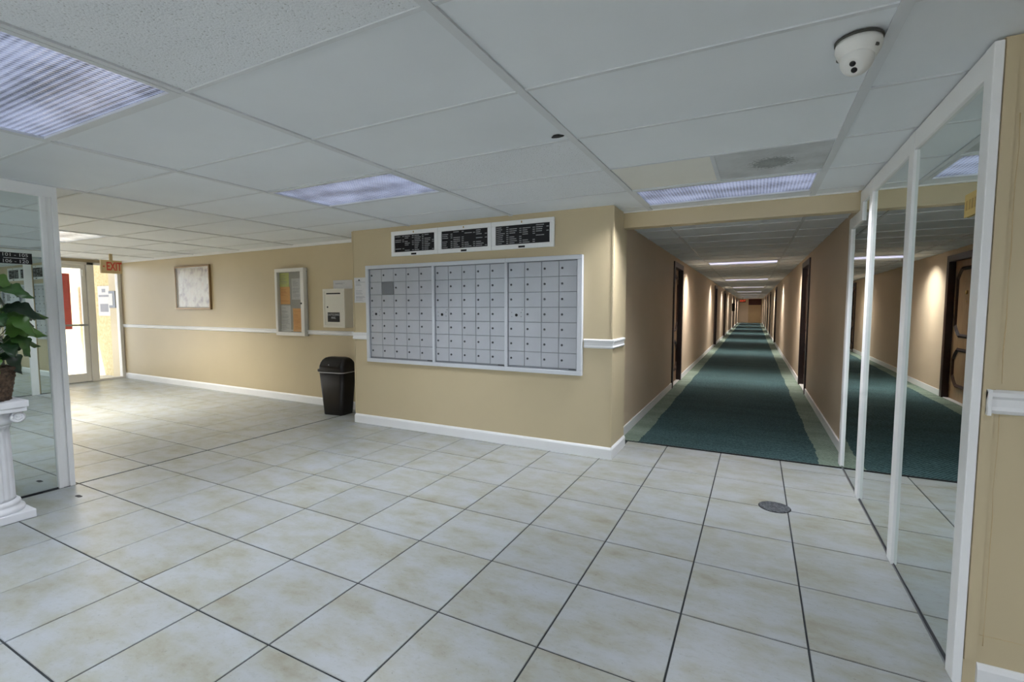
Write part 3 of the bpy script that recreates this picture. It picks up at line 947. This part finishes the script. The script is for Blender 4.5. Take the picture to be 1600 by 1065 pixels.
# ------------------------------------------------------------------ directory boards
boards = [(-3.618, -2.988, 'black letterboard directory in white frame, leftmost above the mailboxes'),
          (-2.988, -2.342, 'black letterboard directory in white frame, middle one above the mailboxes'),
          (-2.342, -1.680, 'black letterboard directory in white frame, rightmost above the mailboxes')]
for bi, (x0, x1, lab) in enumerate(boards):
    z0, z1 = 1.925, 2.195
    w, h = x1 - x0, z1 - z0
    t = thing('directory_board', lab, 'directory', ((x0 + x1) / 2, MAIL_Y, (z0 + z1) / 2), 0, 'lobby directory boards')
    frame_boxes(w - 0.003, h, 0.044, 0.03, -0.03).build('frame', 'frame_white', t, bevel=0.004)
    MB().box(-w / 2 + 0.044, w / 2 - 0.044, -0.018, -0.002, -h / 2 + 0.044, h / 2 - 0.044).build('letter_panel', 'letter_black', t)
    rr = random.Random(20 + bi)
    lm = MB()
    W2, H2 = w - 0.10, h - 0.10
    cw = W2 / 4
    for c in range(4):
        for r in range(9):
            if rr.random() < 0.2 or (bi == 2 and c == 3 and r > 5):
                continue
            x = -W2 / 2 + c * cw + 0.004
            z = H2 / 2 - (r + 0.5) * H2 / 9
            xe = x + cw * rr.uniform(0.30, 0.60)
            while x < xe:
                lw = rr.uniform(0.005, 0.009)
                lm.box(x, x + lw, -0.0195, -0.018, z - 0.0032, z + 0.0032)
                x += lw + 0.0025
            if c < 3 or rr.random() < 0.3:
                xn = -W2 / 2 + (c + 1) * cw - 0.030
                for q in range(3):
                    lm.box(xn + q * 0.008, xn + q * 0.008 + 0.0055, -0.0195, -0.018, z - 0.0032, z + 0.0032)
    lm.build('lettering', 'letter_white', t)
    MB().box(-0.034, 0.034, -0.0325, -0.030, -h / 2 + 0.008, -h / 2 + 0.026).build('name_plate', 'black', t)
    MB().box(-0.004, 0.004, -0.036, -0.030, h / 2 - 0.030, h / 2 - 0.012).build('latch', 'brass', t)

# ------------------------------------------------------------------ paper notices near mailboxes
def sheet(name, label, cat, w, h, loc, rotz, mat='paper', lines=True, ink='paper_print', group=None, seed=1, tilt=0.0):
    t = thing(name, label, cat, loc, rotz, group)
    if tilt:
        t.rotation_euler = (0, tilt, rotz)
    m = MB(); n = 6
    vs_ = []; fs = []
    for i in range(n + 1):
        z = -h / 2 + h * i / n
        bend = -0.001 - 0.004 * (abs(i / n - 0.5) * 2) ** 3
        vs_ += [(-w / 2, bend - 0.001, z), (w / 2, bend, z), (-w / 2, -0.0002, z), (w / 2, -0.0002, z)]
    for i in range(n):
        a = 4 * i
        fs += [(a, a + 1, a + 5, a + 4), (a + 2, a + 6, a + 7, a + 3), (a, a + 4, a + 6, a + 2), (a + 1, a + 3, a + 7, a + 5)]
    fs += [(0, 2, 3, 1), (4 * n, 4 * n + 1, 4 * n + 3, 4 * n + 2)]
    m.add(vs_, fs).build('sheet', mat, t)
    if lines:
        rr = random.Random(seed); lm = MB(); z = h / 2 - 0.04
        while z > -h / 2 + 0.03:
            ww = w * rr.uniform(0.3, 0.75)
            x = -w * 0.38
            if rr.random() < 0.8:
                lm.box(x, x + ww, -0.0066, -0.0055, z - 0.002, z + 0.002)
            z -= rr.choice([0.011, 0.014, 0.02])
        lm.build('print_lines', ink, t)
    return t
nt = sheet('notice_sheet', 'white notice pinned on tan wall just left of the mailboxes', 'notice', 0.205, 0.29, (-4.105, MAIL_Y, 1.565), 0, seed=3)
MB().cyl((-0.02, -0.010, 0.115), 0.008, 0.008, 'y', 10).build('pin', 'black', nt)

# ------------------------------------------------------------------ rear wall furniture (x along the wall)
def rear_loc(x, z, off=0.0):
    return (x + off * math.sin(REAR_R), rear_y(x) - off, z)
nt2 = sheet('notice_sheet', 'white landscape notice taped above the outgoing mail box', 'notice', 0.36, 0.115, rear_loc(-4.93, 1.672), REAR_R, seed=9)

# outgoing mail box
mb = thing('mail_drop_box', 'cream metal drop box labelled outgoing mail on rear wall', 'mail box', rear_loc(-4.945, 1.10), REAR_R)
bw, bh, bd = 0.405, 0.51, 0.14
MB().box(-bw / 2, bw / 2, -bd, 0, 0, bh).build('body', 'cream_metal', mb, bevel=0.004)
frame_boxes(bw, bh, 0.034, 0.012, -bd - 0.012).build('rim', 'cream_metal', mb, (0, 0, bh / 2), bevel=0.003)
dr = MB().box(-bw / 2 + 0.037, bw / 2 - 0.037, -bd - 0.008, -bd, 0.037, bh - 0.037).build('door', 'cream_metal', mb)
MB().box(-0.135, 0.125, -bd - 0.0095, -bd - 0.008, bh - 0.072, bh - 0.054).build('slot', 'black', dr)
MB().cyl((-0.115, -bd - 0.010, 0.27), 0.011, 0.008, 'y', 12).build('lock', 'black', dr)
pl = MB().box(-0.115, 0.105, -bd - 0.011, -bd - 0.008, 0.075, 0.20).build('label_plate', 'black', dr)
link('lettering', text_mesh('lettering', 'OUTGOING\nMAIL', 0.040, 'letter_white'), dr, (-0.005, -bd - 0.0115, 0.148), FACE_NEG_Y)

# bulletin case
bc = thing('bulletin_case', 'narrow aluminium framed notice case with glass door on rear wall', 'notice board', rear_loc(-5.935, 0.962), REAR_R)
cw_, ch_ = 0.62, 0.958
MB().box(-cw_ / 2, cw_ / 2, -0.02, 0, 0, ch_).build('backing', 'cork', bc)
cf = MB()
for a, b, c, d in ((-cw_ / 2, cw_ / 2, ch_ - 0.05, ch_), (-cw_ / 2, cw_ / 2, 0, 0.05), (-cw_ / 2, -cw_ / 2 + 0.05, 0.05, ch_ - 0.05), (cw_ / 2 - 0.07, cw_ / 2, 0.05, ch_ - 0.05)):
    cf.box(a, b, -0.07, 0, c, d)
cf.build('frame', 'alu', bc, bevel=0.006)
MB().box(-cw_ / 2 + 0.05, cw_ / 2 - 0.07, -0.060, -0.056, 0.05, ch_ - 0.05).build('pane', 'glass', bc)
MB().cyl((cw_ / 2 - 0.05, -0.074, 0.46), 0.012, 0.010, 'y', 12).build('lock', 'black', bc)
def case_sheet(label, mat, ink, dx, dz, w, h, seed):
    x = -5.935 + dx
    sheet('note_sheet', label, 'notice', w, h, rear_loc(x, 0.962 + dz, 0.021), REAR_R, mat, True, ink, 'sheets in the notice case', seed)
case_sheet('pale green sheet at the top of the notice case', 'paper_green', 'paper_print', -0.155, 0.80, 0.20, 0.20, 11)
case_sheet('upper orange sheet on the left of the notice case', 'paper_orange', 'paper_ink_orange', -0.145, 0.575, 0.21, 0.25, 12)
case_sheet('white sheet at the lower left of the notice case', 'paper', 'paper_print', -0.140, 0.245, 0.21, 0.38, 13)
case_sheet('white sheet at the upper right of the notice case', 'paper', 'paper_print', 0.110, 0.665, 0.215, 0.30, 14)
case_sheet('lower orange sheet on the right of the notice case', 'paper_orange', 'paper_ink_orange', 0.115, 0.225, 0.20, 0.33, 15)

# framed picture
pf = thing('framed_picture', 'pale flower print in a thin bronze frame on the rear wall', 'picture', rear_loc(-8.45, 1.70), REAR_R)
frame_boxes(1.03, 0.735, 0.030, 0.035, -0.035).build('frame', 'gold_frame', pf, bevel=0.005)
frame_boxes(0.972, 0.677, 0.014, 0.016, -0.026).build('liner', 'paper', pf)
MB().box(-0.475, 0.475, -0.012, -0.001, -0.328, 0.328).build('print', 'print', pf)

# ------------------------------------------------------------------ trash can
def rrect(w, d, r, z, n=6):
    pts = []
    for cx, cy, a0 in ((w / 2 - r, d / 2 - r, 0), (-w / 2 + r, d / 2 - r, PI / 2), (-w / 2 + r, -d / 2 + r, PI), (w / 2 - r, -d / 2 + r, 1.5 * PI)):
        for k in range(n + 1):
            a = a0 + k * PI / 2 / n
            pts.append((cx + r * math.cos(a), cy + r * math.sin(a), z))
    return pts
def loft(rings, cap=True, smooth=True):
    n = len(rings[0]); vs_ = [p for r in rings for p in r]; fs = []
    for k in range(len(rings) - 1):
        for i in range(n):
            j = (i + 1) % n
            fs.append((k * n + i, k * n + j, (k + 1) * n + j, (k + 1) * n + i))
    if cap:
        fs.append(tuple(range(n - 1, -1, -1))); fs.append(tuple((len(rings) - 1) * n + i for i in range(n)))
    return MB().add(vs_, fs, smooth)
tc = thing('trash_can', 'tall black plastic trash can with swing lid by the mailbox wall', 'trash can', (-4.775, 4.375, 0), 0.12)
loft([rrect(0.305, 0.225, 0.05, 0.0), rrect(0.31, 0.23, 0.05, 0.01), rrect(0.395, 0.285, 0.06, 0.545)]).build('body', 'black_plastic', tc)
loft([rrect(0.398, 0.290, 0.062, 0.538), rrect(0.406, 0.296, 0.064, 0.556)], False).build('liner', 'liner', tc)
lid = loft([rrect(0.43, 0.315, 0.068, 0.553), rrect(0.435, 0.32, 0.07, 0.560), rrect(0.435, 0.32, 0.07, 0.580), rrect(0.405, 0.29, 0.065, 0.588),
            rrect(0.40, 0.285, 0.065, 0.62), rrect(0.385, 0.255, 0.065, 0.665), rrect(0.355, 0.205, 0.06, 0.70), rrect(0.31, 0.15, 0.05, 0.722), rrect(0.24, 0.09, 0.04, 0.733)]).build('lid', 'black_plastic', tc)
MB().box(-0.15, 0.15, -0.004, 0.004, -0.045, 0.045).build('flap', 'black_plastic', lid, (0, -0.128, 0.658), (-0.66, 0, 0), bevel=0.004)
MB().cyl((0, 0, 0), 0.007, 0.006, 'y', 8).build('logo_stud', 'liner', lid, (-0.01, -0.150, 0.645))

# ------------------------------------------------------------------ pedestal, basket, plant
PX, PY = -4.300, 1.105
pd = thing('pedestal', 'white fluted column pedestal with ionic scrolls before left mirror', 'pedestal', (PX, PY, 0))
MB().box(-0.16, 0.16, -0.16, 0.16, 0, 0.055).build('plinth', 'plaster', pd, bevel=0.006)
MB().lathe([(0.148, 0.055), (0.152, 0.066), (0.148, 0.080), (0.132, 0.088), (0.128, 0.098), (0.134, 0.106), (0.130, 0.118), (0.118, 0.130)], 40).build('base_moulding', 'plaster', pd)
def flute(r, a, k):
    s = math.cos(18 * a)
    return r - 0.008 * max(0.0, s) ** 0.6 if 1 <= k <= 4 else r
MB().lathe([(0.112, 0.128), (0.110, 0.150), (0.108, 0.30), (0.105, 0.48), (0.102, 0.585), (0.106, 0.600), (0.112, 0.606), (0.112, 0.618)], 144, flute).build('shaft', 'plaster', pd)
def scroll_mb():
    """ionic volute: a bolster along x with a spiral on each end"""
    m = MB()
    m.lathe([(0.030, -0.128), (0.036, -0.120), (0.036, -0.05), (0.030, 0.0), (0.036, 0.05), (0.036, 0.120), (0.030, 0.128)], 24, None, Matrix.Rotation(PI / 2, 4, 'Y'))
    for e_ in (-1, 1):
        pts = []
        for k in range(34):
            a = k * 0.42
            r = 0.037 * math.exp(-0.10 * a)
            pts.append((e_ * 0.128, r * math.cos(a + PI / 2), r * math.sin(a + PI / 2)))
        m.tube(pts, [0.008 * math.exp(-0.04 * q * 0.42) for q in range(34)], 8)
    return m
cap_ = MB().lathe([(0.108, 0.612), (0.126, 0.630), (0.132, 0.650), (0.128, 0.678), (0.140, 0.700)], 40).build('capital', 'plaster', pd)
sm = scroll_mb().mesh('scroll', 'plaster')
for sy_ in (-1, 1):
    link('scroll', sm, cap_, (0, sy_ * 0.116, 0.664), (0, 0, 0 if sy_ > 0 else PI))
MB().box(-0.152, 0.152, -0.152, 0.152, 0.700, 0.728).box(-0.160, 0.160, -0.160, 0.160, 0.728, 0.772).build('abacus', 'plaster', pd, bevel=0.005)

bk = thing('basket_planter', 'dark brown woven basket standing on the white pedestal', 'basket', (PX, PY, 0.773))
def weave(r, a, k):
    return r + 0.006 * math.sin(16 * a + (PI if k % 4 > 1 else 0))
prof = [(0.118 + 0.034 * k / 17, 0.012 * k) for k in range(18)]
prof += [(0.158, 0.210), (0.150, 0.214), (0.138, 0.205), (0.136, 0.165)]
MB().lathe(prof, 120, lambda r, a, k: weave(r, a, k) if k < 18 else r).build('body', 'basket', bk)
rope = []
for k in range(97):
    a = 2 * PI * k / 96
    rope.append(((0.155 + 0.003 * math.sin(24 * a)) * math.cos(a), (0.155 + 0.003 * math.sin(24 * a)) * math.sin(a), 0.206 + 0.003 * math.cos(24 * a)))
MB().tube(rope, 0.008, 6).build('rim', 'basket', bk)

plant = thing('leafy_plant', 'broad leaved dark green plant growing from the woven basket', 'plant', (PX, PY, 0.965))
def leaf_mesh(L, W, droop, lobes):
    m = MB(); n = 12; vs_ = []; fs = []
    for i in range(n + 1):
        t_ = i / n
        w = W * math.sin(PI * min(1, t_ * 0.94 + 0.06) ** 0.75) ** 0.8
        if lobes:
            w *= 1 - 0.34 * abs(math.sin(t_ * PI * 3.5)) ** 3
        if i == n:
            w = 0.002
        x = L * t_ * (1 - 0.12 * droop * t_)
        z = 0.10 * L * math.sin(PI * t_ * 0.6) - droop * L * t_ * t_ * 0.55
        for s, f_ in ((-1, 1), (-0.5, 0.55), (0, 0), (0.5, 0.55), (1, 1)):
            vs_.append((x - 0.10 * L * abs(s) * (t_ > 0.05), s * w, z + 0.18 * w * f_ + 0.012 * math.sin(9 * t_ + 3 * s) * abs(s)))
    for i in range(n):
        for q in range(4):
            a = 5 * i + q
            fs.append((a, a + 1, a + 6, a + 5))
    return m.add(vs_, fs, True).mesh('leaf', 'leaf')
LM = [leaf_mesh(0.21, 0.070, 0.7, True), leaf_mesh(0.17, 0.060, 1.0, True), leaf_mesh(0.25, 0.074, 0.9, True), leaf_mesh(0.14, 0.052, 0.6, False)]
for me_ in LM:
    pass
rr = random.Random(12)
leaf_specs = []
# (azimuth, height of leaf base above soil, radial distance of leaf base, mesh, pitch up)
for k in range(40):
    az = 2 * PI * (k * 0.381966) + rr.uniform(-0.2, 0.2)
    hgt = 0.08 + 0.54 * (k / 39) + rr.uniform(-0.03, 0.03)
    rad = 0.07 + 0.09 * math.sin(PI * min(1, (k / 39) * 1.05 + 0.1)) + rr.uniform(-0.02, 0.03)
    leaf_specs.append((az, hgt, rad, rr.randrange(4), rr.uniform(-0.8, 0.1)))
leaf_specs += [(1.35, 0.36, 0.10, 2, 0.15), (1.75, 0.32, 0.11, 2, -0.05), (1.15, 0.26, 0.12, 0, -0.1), (1.6, 0.17, 0.11, 0, 0.05)]
for az, hgt, rad, mi, pt in leaf_specs:
    if math.cos(az) < -0.25:
        rad, mi = 0.06, 3
    p = Vector((rad * math.cos(az), rad * math.sin(az), hgt))
    MB().tube([(0.03 * math.cos(az), 0.03 * math.sin(az), -0.03), (rad * 0.4 * math.cos(az), rad * 0.4 * math.sin(az), hgt * 0.6), tuple(p)], [0.005, 0.004, 0.003], 5).build('stem', 'stem', plant)
    link('leaf', LM[mi], plant, p, (0.85 * math.sin(az) + rr.uniform(-0.3, 0.3), -pt, az))
MB().lathe([(0.132, -0.03), (0.130, -0.012), (0.06, 0.0), (0.005, 0.004)], 24).build('soil', 'dark_wood', plant)

# ------------------------------------------------------------------ left mirror and direction sign
lm_ = thing('wall_mirror', 'tall white framed mirror at the left edge behind the pedestal', 'mirror', (LEFT_X, 0, 0))
MB().box(-0.011, 0.0, -2.2, 1.555, 0.012, 2.20).build('glass', 'mirror', lm_)
st_prof = MB()
st_prof.box(-0.011, 0.022, 1.548, 1.575, 0.0, 2.2); st_prof.box(-0.011, 0.012, 1.575, 1.610, 0.0, 2.2); st_prof.box(-0.011, 0.026, 1.610, 1.642, 0.0, 2.2)
st_prof.build('stile', 'frame_white', lm_, bevel=0.003)
MB().box(-0.011, 0.024, -2.2, 1.642, 2.165, 2.244).build('top_rail', 'frame_white', lm_, bevel=0.003)
MB().box(-0.011, 0.004, -2.2, 1.548, 0.0, 0.010).build('bottom_strip', 'lock', lm_)
struct(MB().box(LEFT_X - 0.17, LEFT_X - 0.011, 1.630, 1.646, 0, 2.245).build('trim_12', 'wall'))

ds = thing('direction_sign', 'small black direction sign with white numbers on left mirror', 'sign', (LEFT_X + 0.001, 1.400, 1.708))
MB().box(0, 0.005, -0.088, 0.088, -0.0385, 0.0385).build('plate', 'sign_black', ds)
link('lettering', text_mesh('lettering', '101 - 105', 0.032, 'letter_white', 0.0004, sx=1.12), ds, (0.0055, 0.000, 0.022), FACE_POS_X)
link('lettering', text_mesh('lettering', '106 - 120', 0.032, 'letter_white', 0.0004, sx=1.12), ds, (0.0055, 0.000, -0.022), FACE_POS_X)
ar = MB().prism([(-0.060, -0.0016), (0.040, -0.0020), (0.040, -0.0046), (0.066, 0.0), (0.040, 0.0046), (0.040, 0.0020), (-0.060, 0.0016)], 0.005, 0.0058, 0)
ar.build('arrow', 'letter_white', ds)

# ------------------------------------------------------------------ right mirror panels
SW = 0.108
def mirror_panel(label, y0, y1, tops, skew=0.0):
    """panel in plane x = MIR_X; tops: list of (y, z) along the top from near to far"""
    t = thing('mirror_panel', label, 'mirror', (MIR_X, (y0 + y1) / 2, 0), 0, 'mirror panels on the right')
    m = (y0 + y1) / 2
    pts = [(y1 - m, 0.012), (y0 - m, 0.012)] + [(y - m, z - 0.085) for y, z in tops]
    MB().prism(pts, 0.0, 0.008, 0).build('glass', 'mirror', t, rot=(0, 0, skew))
    return t, m
H1 = H - 0.002
t1, m1 = mirror_panel('widest nearest mirror panel beside the tan wall', 2.255, 3.09, [(2.255, H1), (3.09, H1)], 0.0065)
t2, m2 = mirror_panel('middle mirror panel between two white stiles', 3.20, 4.06, [(3.20, H1), (4.06, H1)])
HN = HDR_Z
t3, m3 = mirror_panel('narrow far mirror panel notched under the corridor header', 4.17, 4.90, [(4.17, H1), (4.455, H1), (4.455, HN), (4.90, HN)])
XF0, XF1 = -0.016, 0.011
def stile(t, m, y0, y1, z1):
    MB().box(XF0, XF1, y0 - m, y1 - m, 0.0, z1).build('stile', 'frame_white', t, bevel=0.003)
stile(t1, m1, 2.192, 2.265, H1); stile(t1, m1, 3.090, 3.180, H1)
stile(t2, m2, 4.055, 4.145, H1)
stile(t3, m3, 4.845, 4.935, HN - 0.002)
def rail(t, m, y0, y1, z0, z1):
    MB().box(XF0 + 0.002, XF1, y0 - m, y1 - m, z0, z1).build('top_rail', 'frame_white', t, bevel=0.003)
rail(t1, m1, 2.265, 3.090, H1 - 0.095, H1); rail(t2, m2, 3.180, 4.055, H1 - 0.095, H1)
rail(t3, m3, 4.145, 4.495, H1 - 0.095, H1); rail(t3, m3, 4.495, 4.845, HN - 0.095, HN - 0.002)
MB().box(XF0 + 0.002, XF1, 4.400 - m3, 4.495 - m3, HN - 0.095, H1 - 0.095).build('stile', 'frame_white', t3, bevel=0.003)
for t, m, y0, y1 in ((t1, m1, 2.265, 3.090), (t2, m2, 3.180, 4.055), (t3, m3, 4.145, 4.845)):
    MB().box(-0.004, XF1, y0 - m, y1 - m, 0.0, 0.010).build('floor_track', 'lock', t)
    MB().box(-0.008, -0.004, y0 - m, y1 - m, 0.0, 0.005).build('floor_track', 'steel', t)

ys = thing('yellow_sign', 'small yellow sign stuck on the nearest mirror panel by its frame', 'sign', (MIR_X - 0.001, 2.325, 1.74))
MB().box(-0.004, 0, -0.055, 0.080, -0.042, 0.042).build('plate', 'yellow_sign', ys)
yl = MB()
for q in range(4):
    yl.box(-0.0048, -0.004, -0.03 + 0.027 * q, -0.014 + 0.027 * q, -0.018, 0.018)
yl.build('lettering', 'yellow_ink', ys)

# ------------------------------------------------------------------ security camera
sc = thing('security_camera', 'white turret security camera hanging from the ceiling', 'camera', (0.272, 1.985, H))
MB().lathe([(0.068, 0.002), (0.068, -0.006)], 32).build('gasket', 'dark_rubber', sc)
MB().lathe([(0.064, -0.006), (0.066, -0.016), (0.066, -0.028), (0.060, -0.044), (0.052, -0.058), (0.046, -0.064)], 36).build('base', 'cam_white', sc)
dirv = Vector((-0.30, -0.62, -0.72)).normalized()
ball = MB(); prof = []
for k in range(13):
    a = -PI / 2 + (PI / 2 + 0.95) * k / 12
    prof.append((0.048 * math.cos(a), 0.048 * math.sin(a)))
prof.append((0.024, 0.0405)); prof.append((0.002, 0.0405))
ball.lathe(prof, 32)
bo = ball.build('eyeball', 'cam_white', sc, (-0.004, -0.010, -0.068), dirv.to_track_quat('Z', 'Y').to_euler())
MB().lathe([(0.0095, 0.040), (0.0085, 0.0425), (0.002, 0.0425)], 18).build('lens', 'lens_black', bo, (0, 0.011, 0))
MB().lathe([(0.0095, 0.040), (0.0085, 0.0425), (0.002, 0.0425)], 18).build('lens', 'lens_black', bo, (0, -0.011, 0))
for a in (2.6, 5.5):
    MB().box(-0.006, 0.006, -0.003, 0.003, -0.004, 0.004).build('screw_slot', 'dark_rubber', sc, (0.061 * math.cos(a), 0.061 * math.sin(a), -0.042), (0, 0, a + PI / 2))

# ------------------------------------------------------------------ floor drain and floor spot
dr_ = thing('floor_drain', 'round speckled metal drain cover set in the floor tiles', 'drain', (0.150, 3.636, 0))
MB().lathe([(0.094, 0.0006), (0.093, 0.0035), (0.086, 0.004), (0.004, 0.003)], 40, lambda r, a, k: r * (1 + 0.02 * math.sin(5 * a) + (0.05 if 3.7 < a < 4.3 else 0) * -1)).build('cover', 'drain', dr_)
MB().lathe([(0.099, 0.0004), (0.098, 0.0022), (0.092, 0.0022), (0.092, 0.0004)], 40, None, None, True, False).build('ring', 'black', dr_)
sp = MB()
sp.add([(0.035 * math.cos(a), 0.018 * math.sin(a) * (1 + 0.3 * math.cos(2 * a)), 0.0012) for a in [k * PI / 8 for k in range(16)]] + [(0.036 * math.cos(a), 0.019 * math.sin(a) * (1 + 0.3 * math.cos(2 * a)), 0.0003) for a in [k * PI / 8 for k in range(16)]],
       [tuple(range(16))] + [(k, (k + 1) % 16, 16 + (k + 1) % 16, 16 + k) for k in range(16)])
tag(sp.build('floor_patch', 'stain', None, (-4.325, 1.548, 0)), 'small dark oval patch on the floor in front of left mirror', 'floor patch')

# ------------------------------------------------------------------ EXIT sign in the lobby hall
ex = thing('exit_sign', 'hanging sign with red EXIT letters by the glass door', 'exit sign', (-9.50, 4.005, 1.925))
MB().box(-0.025, 0.025, -0.145, 0.145, 0, 0.215).build('housing', 'exit_body', ex, bevel=0.006)
link('lettering', text_mesh('lettering', 'EXIT', 0.185, 'exit_red', 0.001, sx=0.56, bold=0.005), ex, (0.026, 0.030, 0.110), FACE_POS_X)
MB().prism([(-0.128, 0.110), (-0.100, 0.128), (-0.100, 0.092)], 0.025, 0.027, 0).build('chevron', 'exit_red', ex)
MB().box(-0.012, 0.012, -0.02, 0.02, 0.215, H - 1.925).build('hanger', 'exit_body', ex)

# red exit sign and dark box far down the corridor
def corr_pt(x, y, z):
    ca, sa = math.cos(CORR_R), math.sin(CORR_R)
    return (CORR_P[0] + x * ca - y * sa, CORR_P[1] + x * sa + y * ca, z)
m_red = NT('lit_red_exit'); m_red.base((0.4, 0.02, 0.01, 1)); m_red.b.inputs['Emission Color'].default_value = (1.0, 0.12, 0.05, 1); m_red.b.inputs['Emission Strength'].default_value = 0.9
M['red_lit'] = m_red.m
e2 = thing('exit_sign', 'glowing red exit sign at the far end of the corridor', 'exit sign', corr_pt(-0.80, CORR_LEN - 4.0, 1.82), CORR_R)
MB().box(-0.22, 0.22, -0.03, 0.03, 0, 0.24).build('housing', 'dark_header', e2)
link('lettering', text_mesh('lettering', 'EXIT', 0.20, 'red_lit', 0.002), e2, (0, -0.033, 0.12), FACE_NEG_Y)
MB().box(-0.02, 0.02, -0.01, 0.01, 0.24, CORR_H - 1.82).build('hanger', 'dark_header', e2)
fx_ = thing('extinguisher_cabinet', 'dark box on the left wall far down the corridor', 'cabinet', corr_pt(CORR_L + 0.001, 29.0, 1.15), CORR_R)
MB().box(0, 0.16, -0.18, 0.18, 0, 0.50).build('body', 'black', fx_, bevel=0.01)
MB().box(0.155, 0.166, -0.14, 0.14, 0.05, 0.45).build('door', 'dark_wood', fx_)

# ------------------------------------------------------------------ exit door, sidelight
gd = struct(link('door_30', None, None, (EXIT_X, 0, 0)), 'glass exit door in a white metal frame')
DY0, DY1, DTOP = 3.22, 4.215, 2.14
jm = MB()
jm.box(-0.06, 0.06, DY1, DY1 + 0.105, 0, 2.19)          # mullion
jm.box(-0.06, 0.06, DY0 - 0.09, DY0, 0, 2.19)
jm.box(-0.06, 0.06, DY0 - 0.09, DY1 + 0.105, DTOP, 2.19)
jm.build('door_frame', 'alu', gd, bevel=0.004)
lf = MB()
lf.box(-0.025, 0.025, DY1 - 0.075, DY1 - 0.004, 0.012, DTOP - 0.004); lf.box(-0.025, 0.025, DY0 + 0.004, DY0 + 0.075, 0.012, DTOP - 0.004)
lf.box(-0.025, 0.025, DY0 + 0.075, DY1 - 0.075, 0.012, 0.16); lf.box(-0.025, 0.025, DY0 + 0.075, DY1 - 0.075, DTOP - 0.07, DTOP - 0.004)
leaf_o = lf.build('door_leaf', 'alu', gd, bevel=0.003)
MB().box(-0.004, 0.004, DY0 + 0.075, DY1 - 0.075, 0.16, DTOP - 0.07).build('pane', 'glass', leaf_o)
MB().box(0.035, 0.065, DY0 + 0.03, DY1 - 0.03, 1.03, 1.065).box(0.02, 0.05, DY1 - 0.06, DY1 - 0.02, 1.03, 1.065).build('push_bar', 'steel', leaf_o)
MB().box(0.02, 0.05, DY1 - 0.06, DY1 - 0.02, 1.93, 2.05).build('closer', 'alu', leaf_o)
MB().box(-0.06, 0.06, DY0, DY1, -0.02, 0.010).build('threshold', 'steel', gd)
sl = struct(link('window_1', None, None, (EXIT_X, 0, 0)), 'tall glass sidelight right of the exit door')
SY0, SY1 = DY1 + 0.105, 4.735
f = MB()
f.box(-0.05, 0.05, SY1 - 0.05, SY1, 0, 2.19); f.box(-0.05, 0.05, SY0, SY1 - 0.05, 0, 0.035); f.box(-0.05, 0.05, SY0, SY1 - 0.05, 2.15, 2.19)
f.build('window_frame', 'alu', sl)
MB().box(-0.004, 0.004, SY0, SY1 - 0.05, 0.035, 2.15).build('pane', 'glass', sl)
s2 = struct(link('window_2', None, None, (EXIT_X, 0, 0)), 'glass sidelight left of the exit door')
f = MB()
f.box(-0.05, 0.05, 2.30, 2.35, 0, 2.19); f.box(-0.05, 0.05, 2.35, DY0 - 0.09, 0, 0.035); f.box(-0.05, 0.05, 2.35, DY0 - 0.09, 2.15, 2.19)
f.build('window_frame', 'alu', s2)
MB().box(-0.004, 0.004, 2.35, DY0 - 0.09, 0.035, 2.15).build('pane', 'glass', s2)

# ------------------------------------------------------------------ outside the exit
struct(MB().box(-24, EXIT_X - 0.06, -6, 4.9, -0.12, -0.012).build('floor_outside', 'concrete'), 'pale concrete walkway outside the exit')
struct(MB().box(-12.7, EXIT_X - 0.13, 0.6, 4.80, 2.50, 2.65).build('roof_exit_shade', 'white_trim'), 'added unseen canopy shading the stucco wall outside the exit')  # added slab out of view, shades the wall behind the sidelight
struct(MB().box(-24, EXIT_X - 0.05, 4.80, 5.1, -0.02, 3.4).build('wall_outside', 'stucco'), 'cream stucco wall outside the exit door')
nb = thing('notice_board', 'white notice board on the stucco wall seen through the sidelight', 'notice', (-11.70, 4.80, 1.50))
MB().box(-0.24, 0.24, -0.02, 0, -0.30, 0.30).build('panel', 'paper', nb)
lm2 = MB().box(-0.16, 0.16, -0.022, -0.02, -0.22, -0.06).box(-0.20, 0.20, -0.022, -0.02, 0.08, 0.12).box(-0.07, 0.07, -0.022, -0.02, 0.17, 0.24)
lm2.build('print_lines', 'paper_print', nb)
ic = thing('intercom_box', 'small grey box beside the notice panel outside', 'intercom', (-11.27, 4.80, 1.36))
MB().box(-0.12, 0.12, -0.07, 0, 0, 0.33).build('body', 'mail_dark', ic, bevel=0.005)
MB().box(-0.10, 0.04, -0.075, -0.07, 0.05, 0.28).build('plate', 'paper', ic)
rb = thing('red_cabinet', 'red metal cabinet on pipe legs outside the glass door', 'cabinet', (-12.72, 4.40, 0))
MB().box(-0.20, 0.20, -0.16, 0.16, 0.92, 2.06).build('body', 'red_box', rb, bevel=0.01)
MB().box(0.201, 0.215, -0.14, 0.14, 0.95, 2.03).build('door', 'red_box', rb)
MB().box(0.2155, 0.219, -0.13, -0.03, 1.22, 1.62).build('label_plate', 'paper', rb)
for sx_ in (-0.14, 0.14):
    MB().cyl((sx_, 0.0, 0.455), 0.03, 0.935, 'z', 10).build('leg', 'pipe', rb)
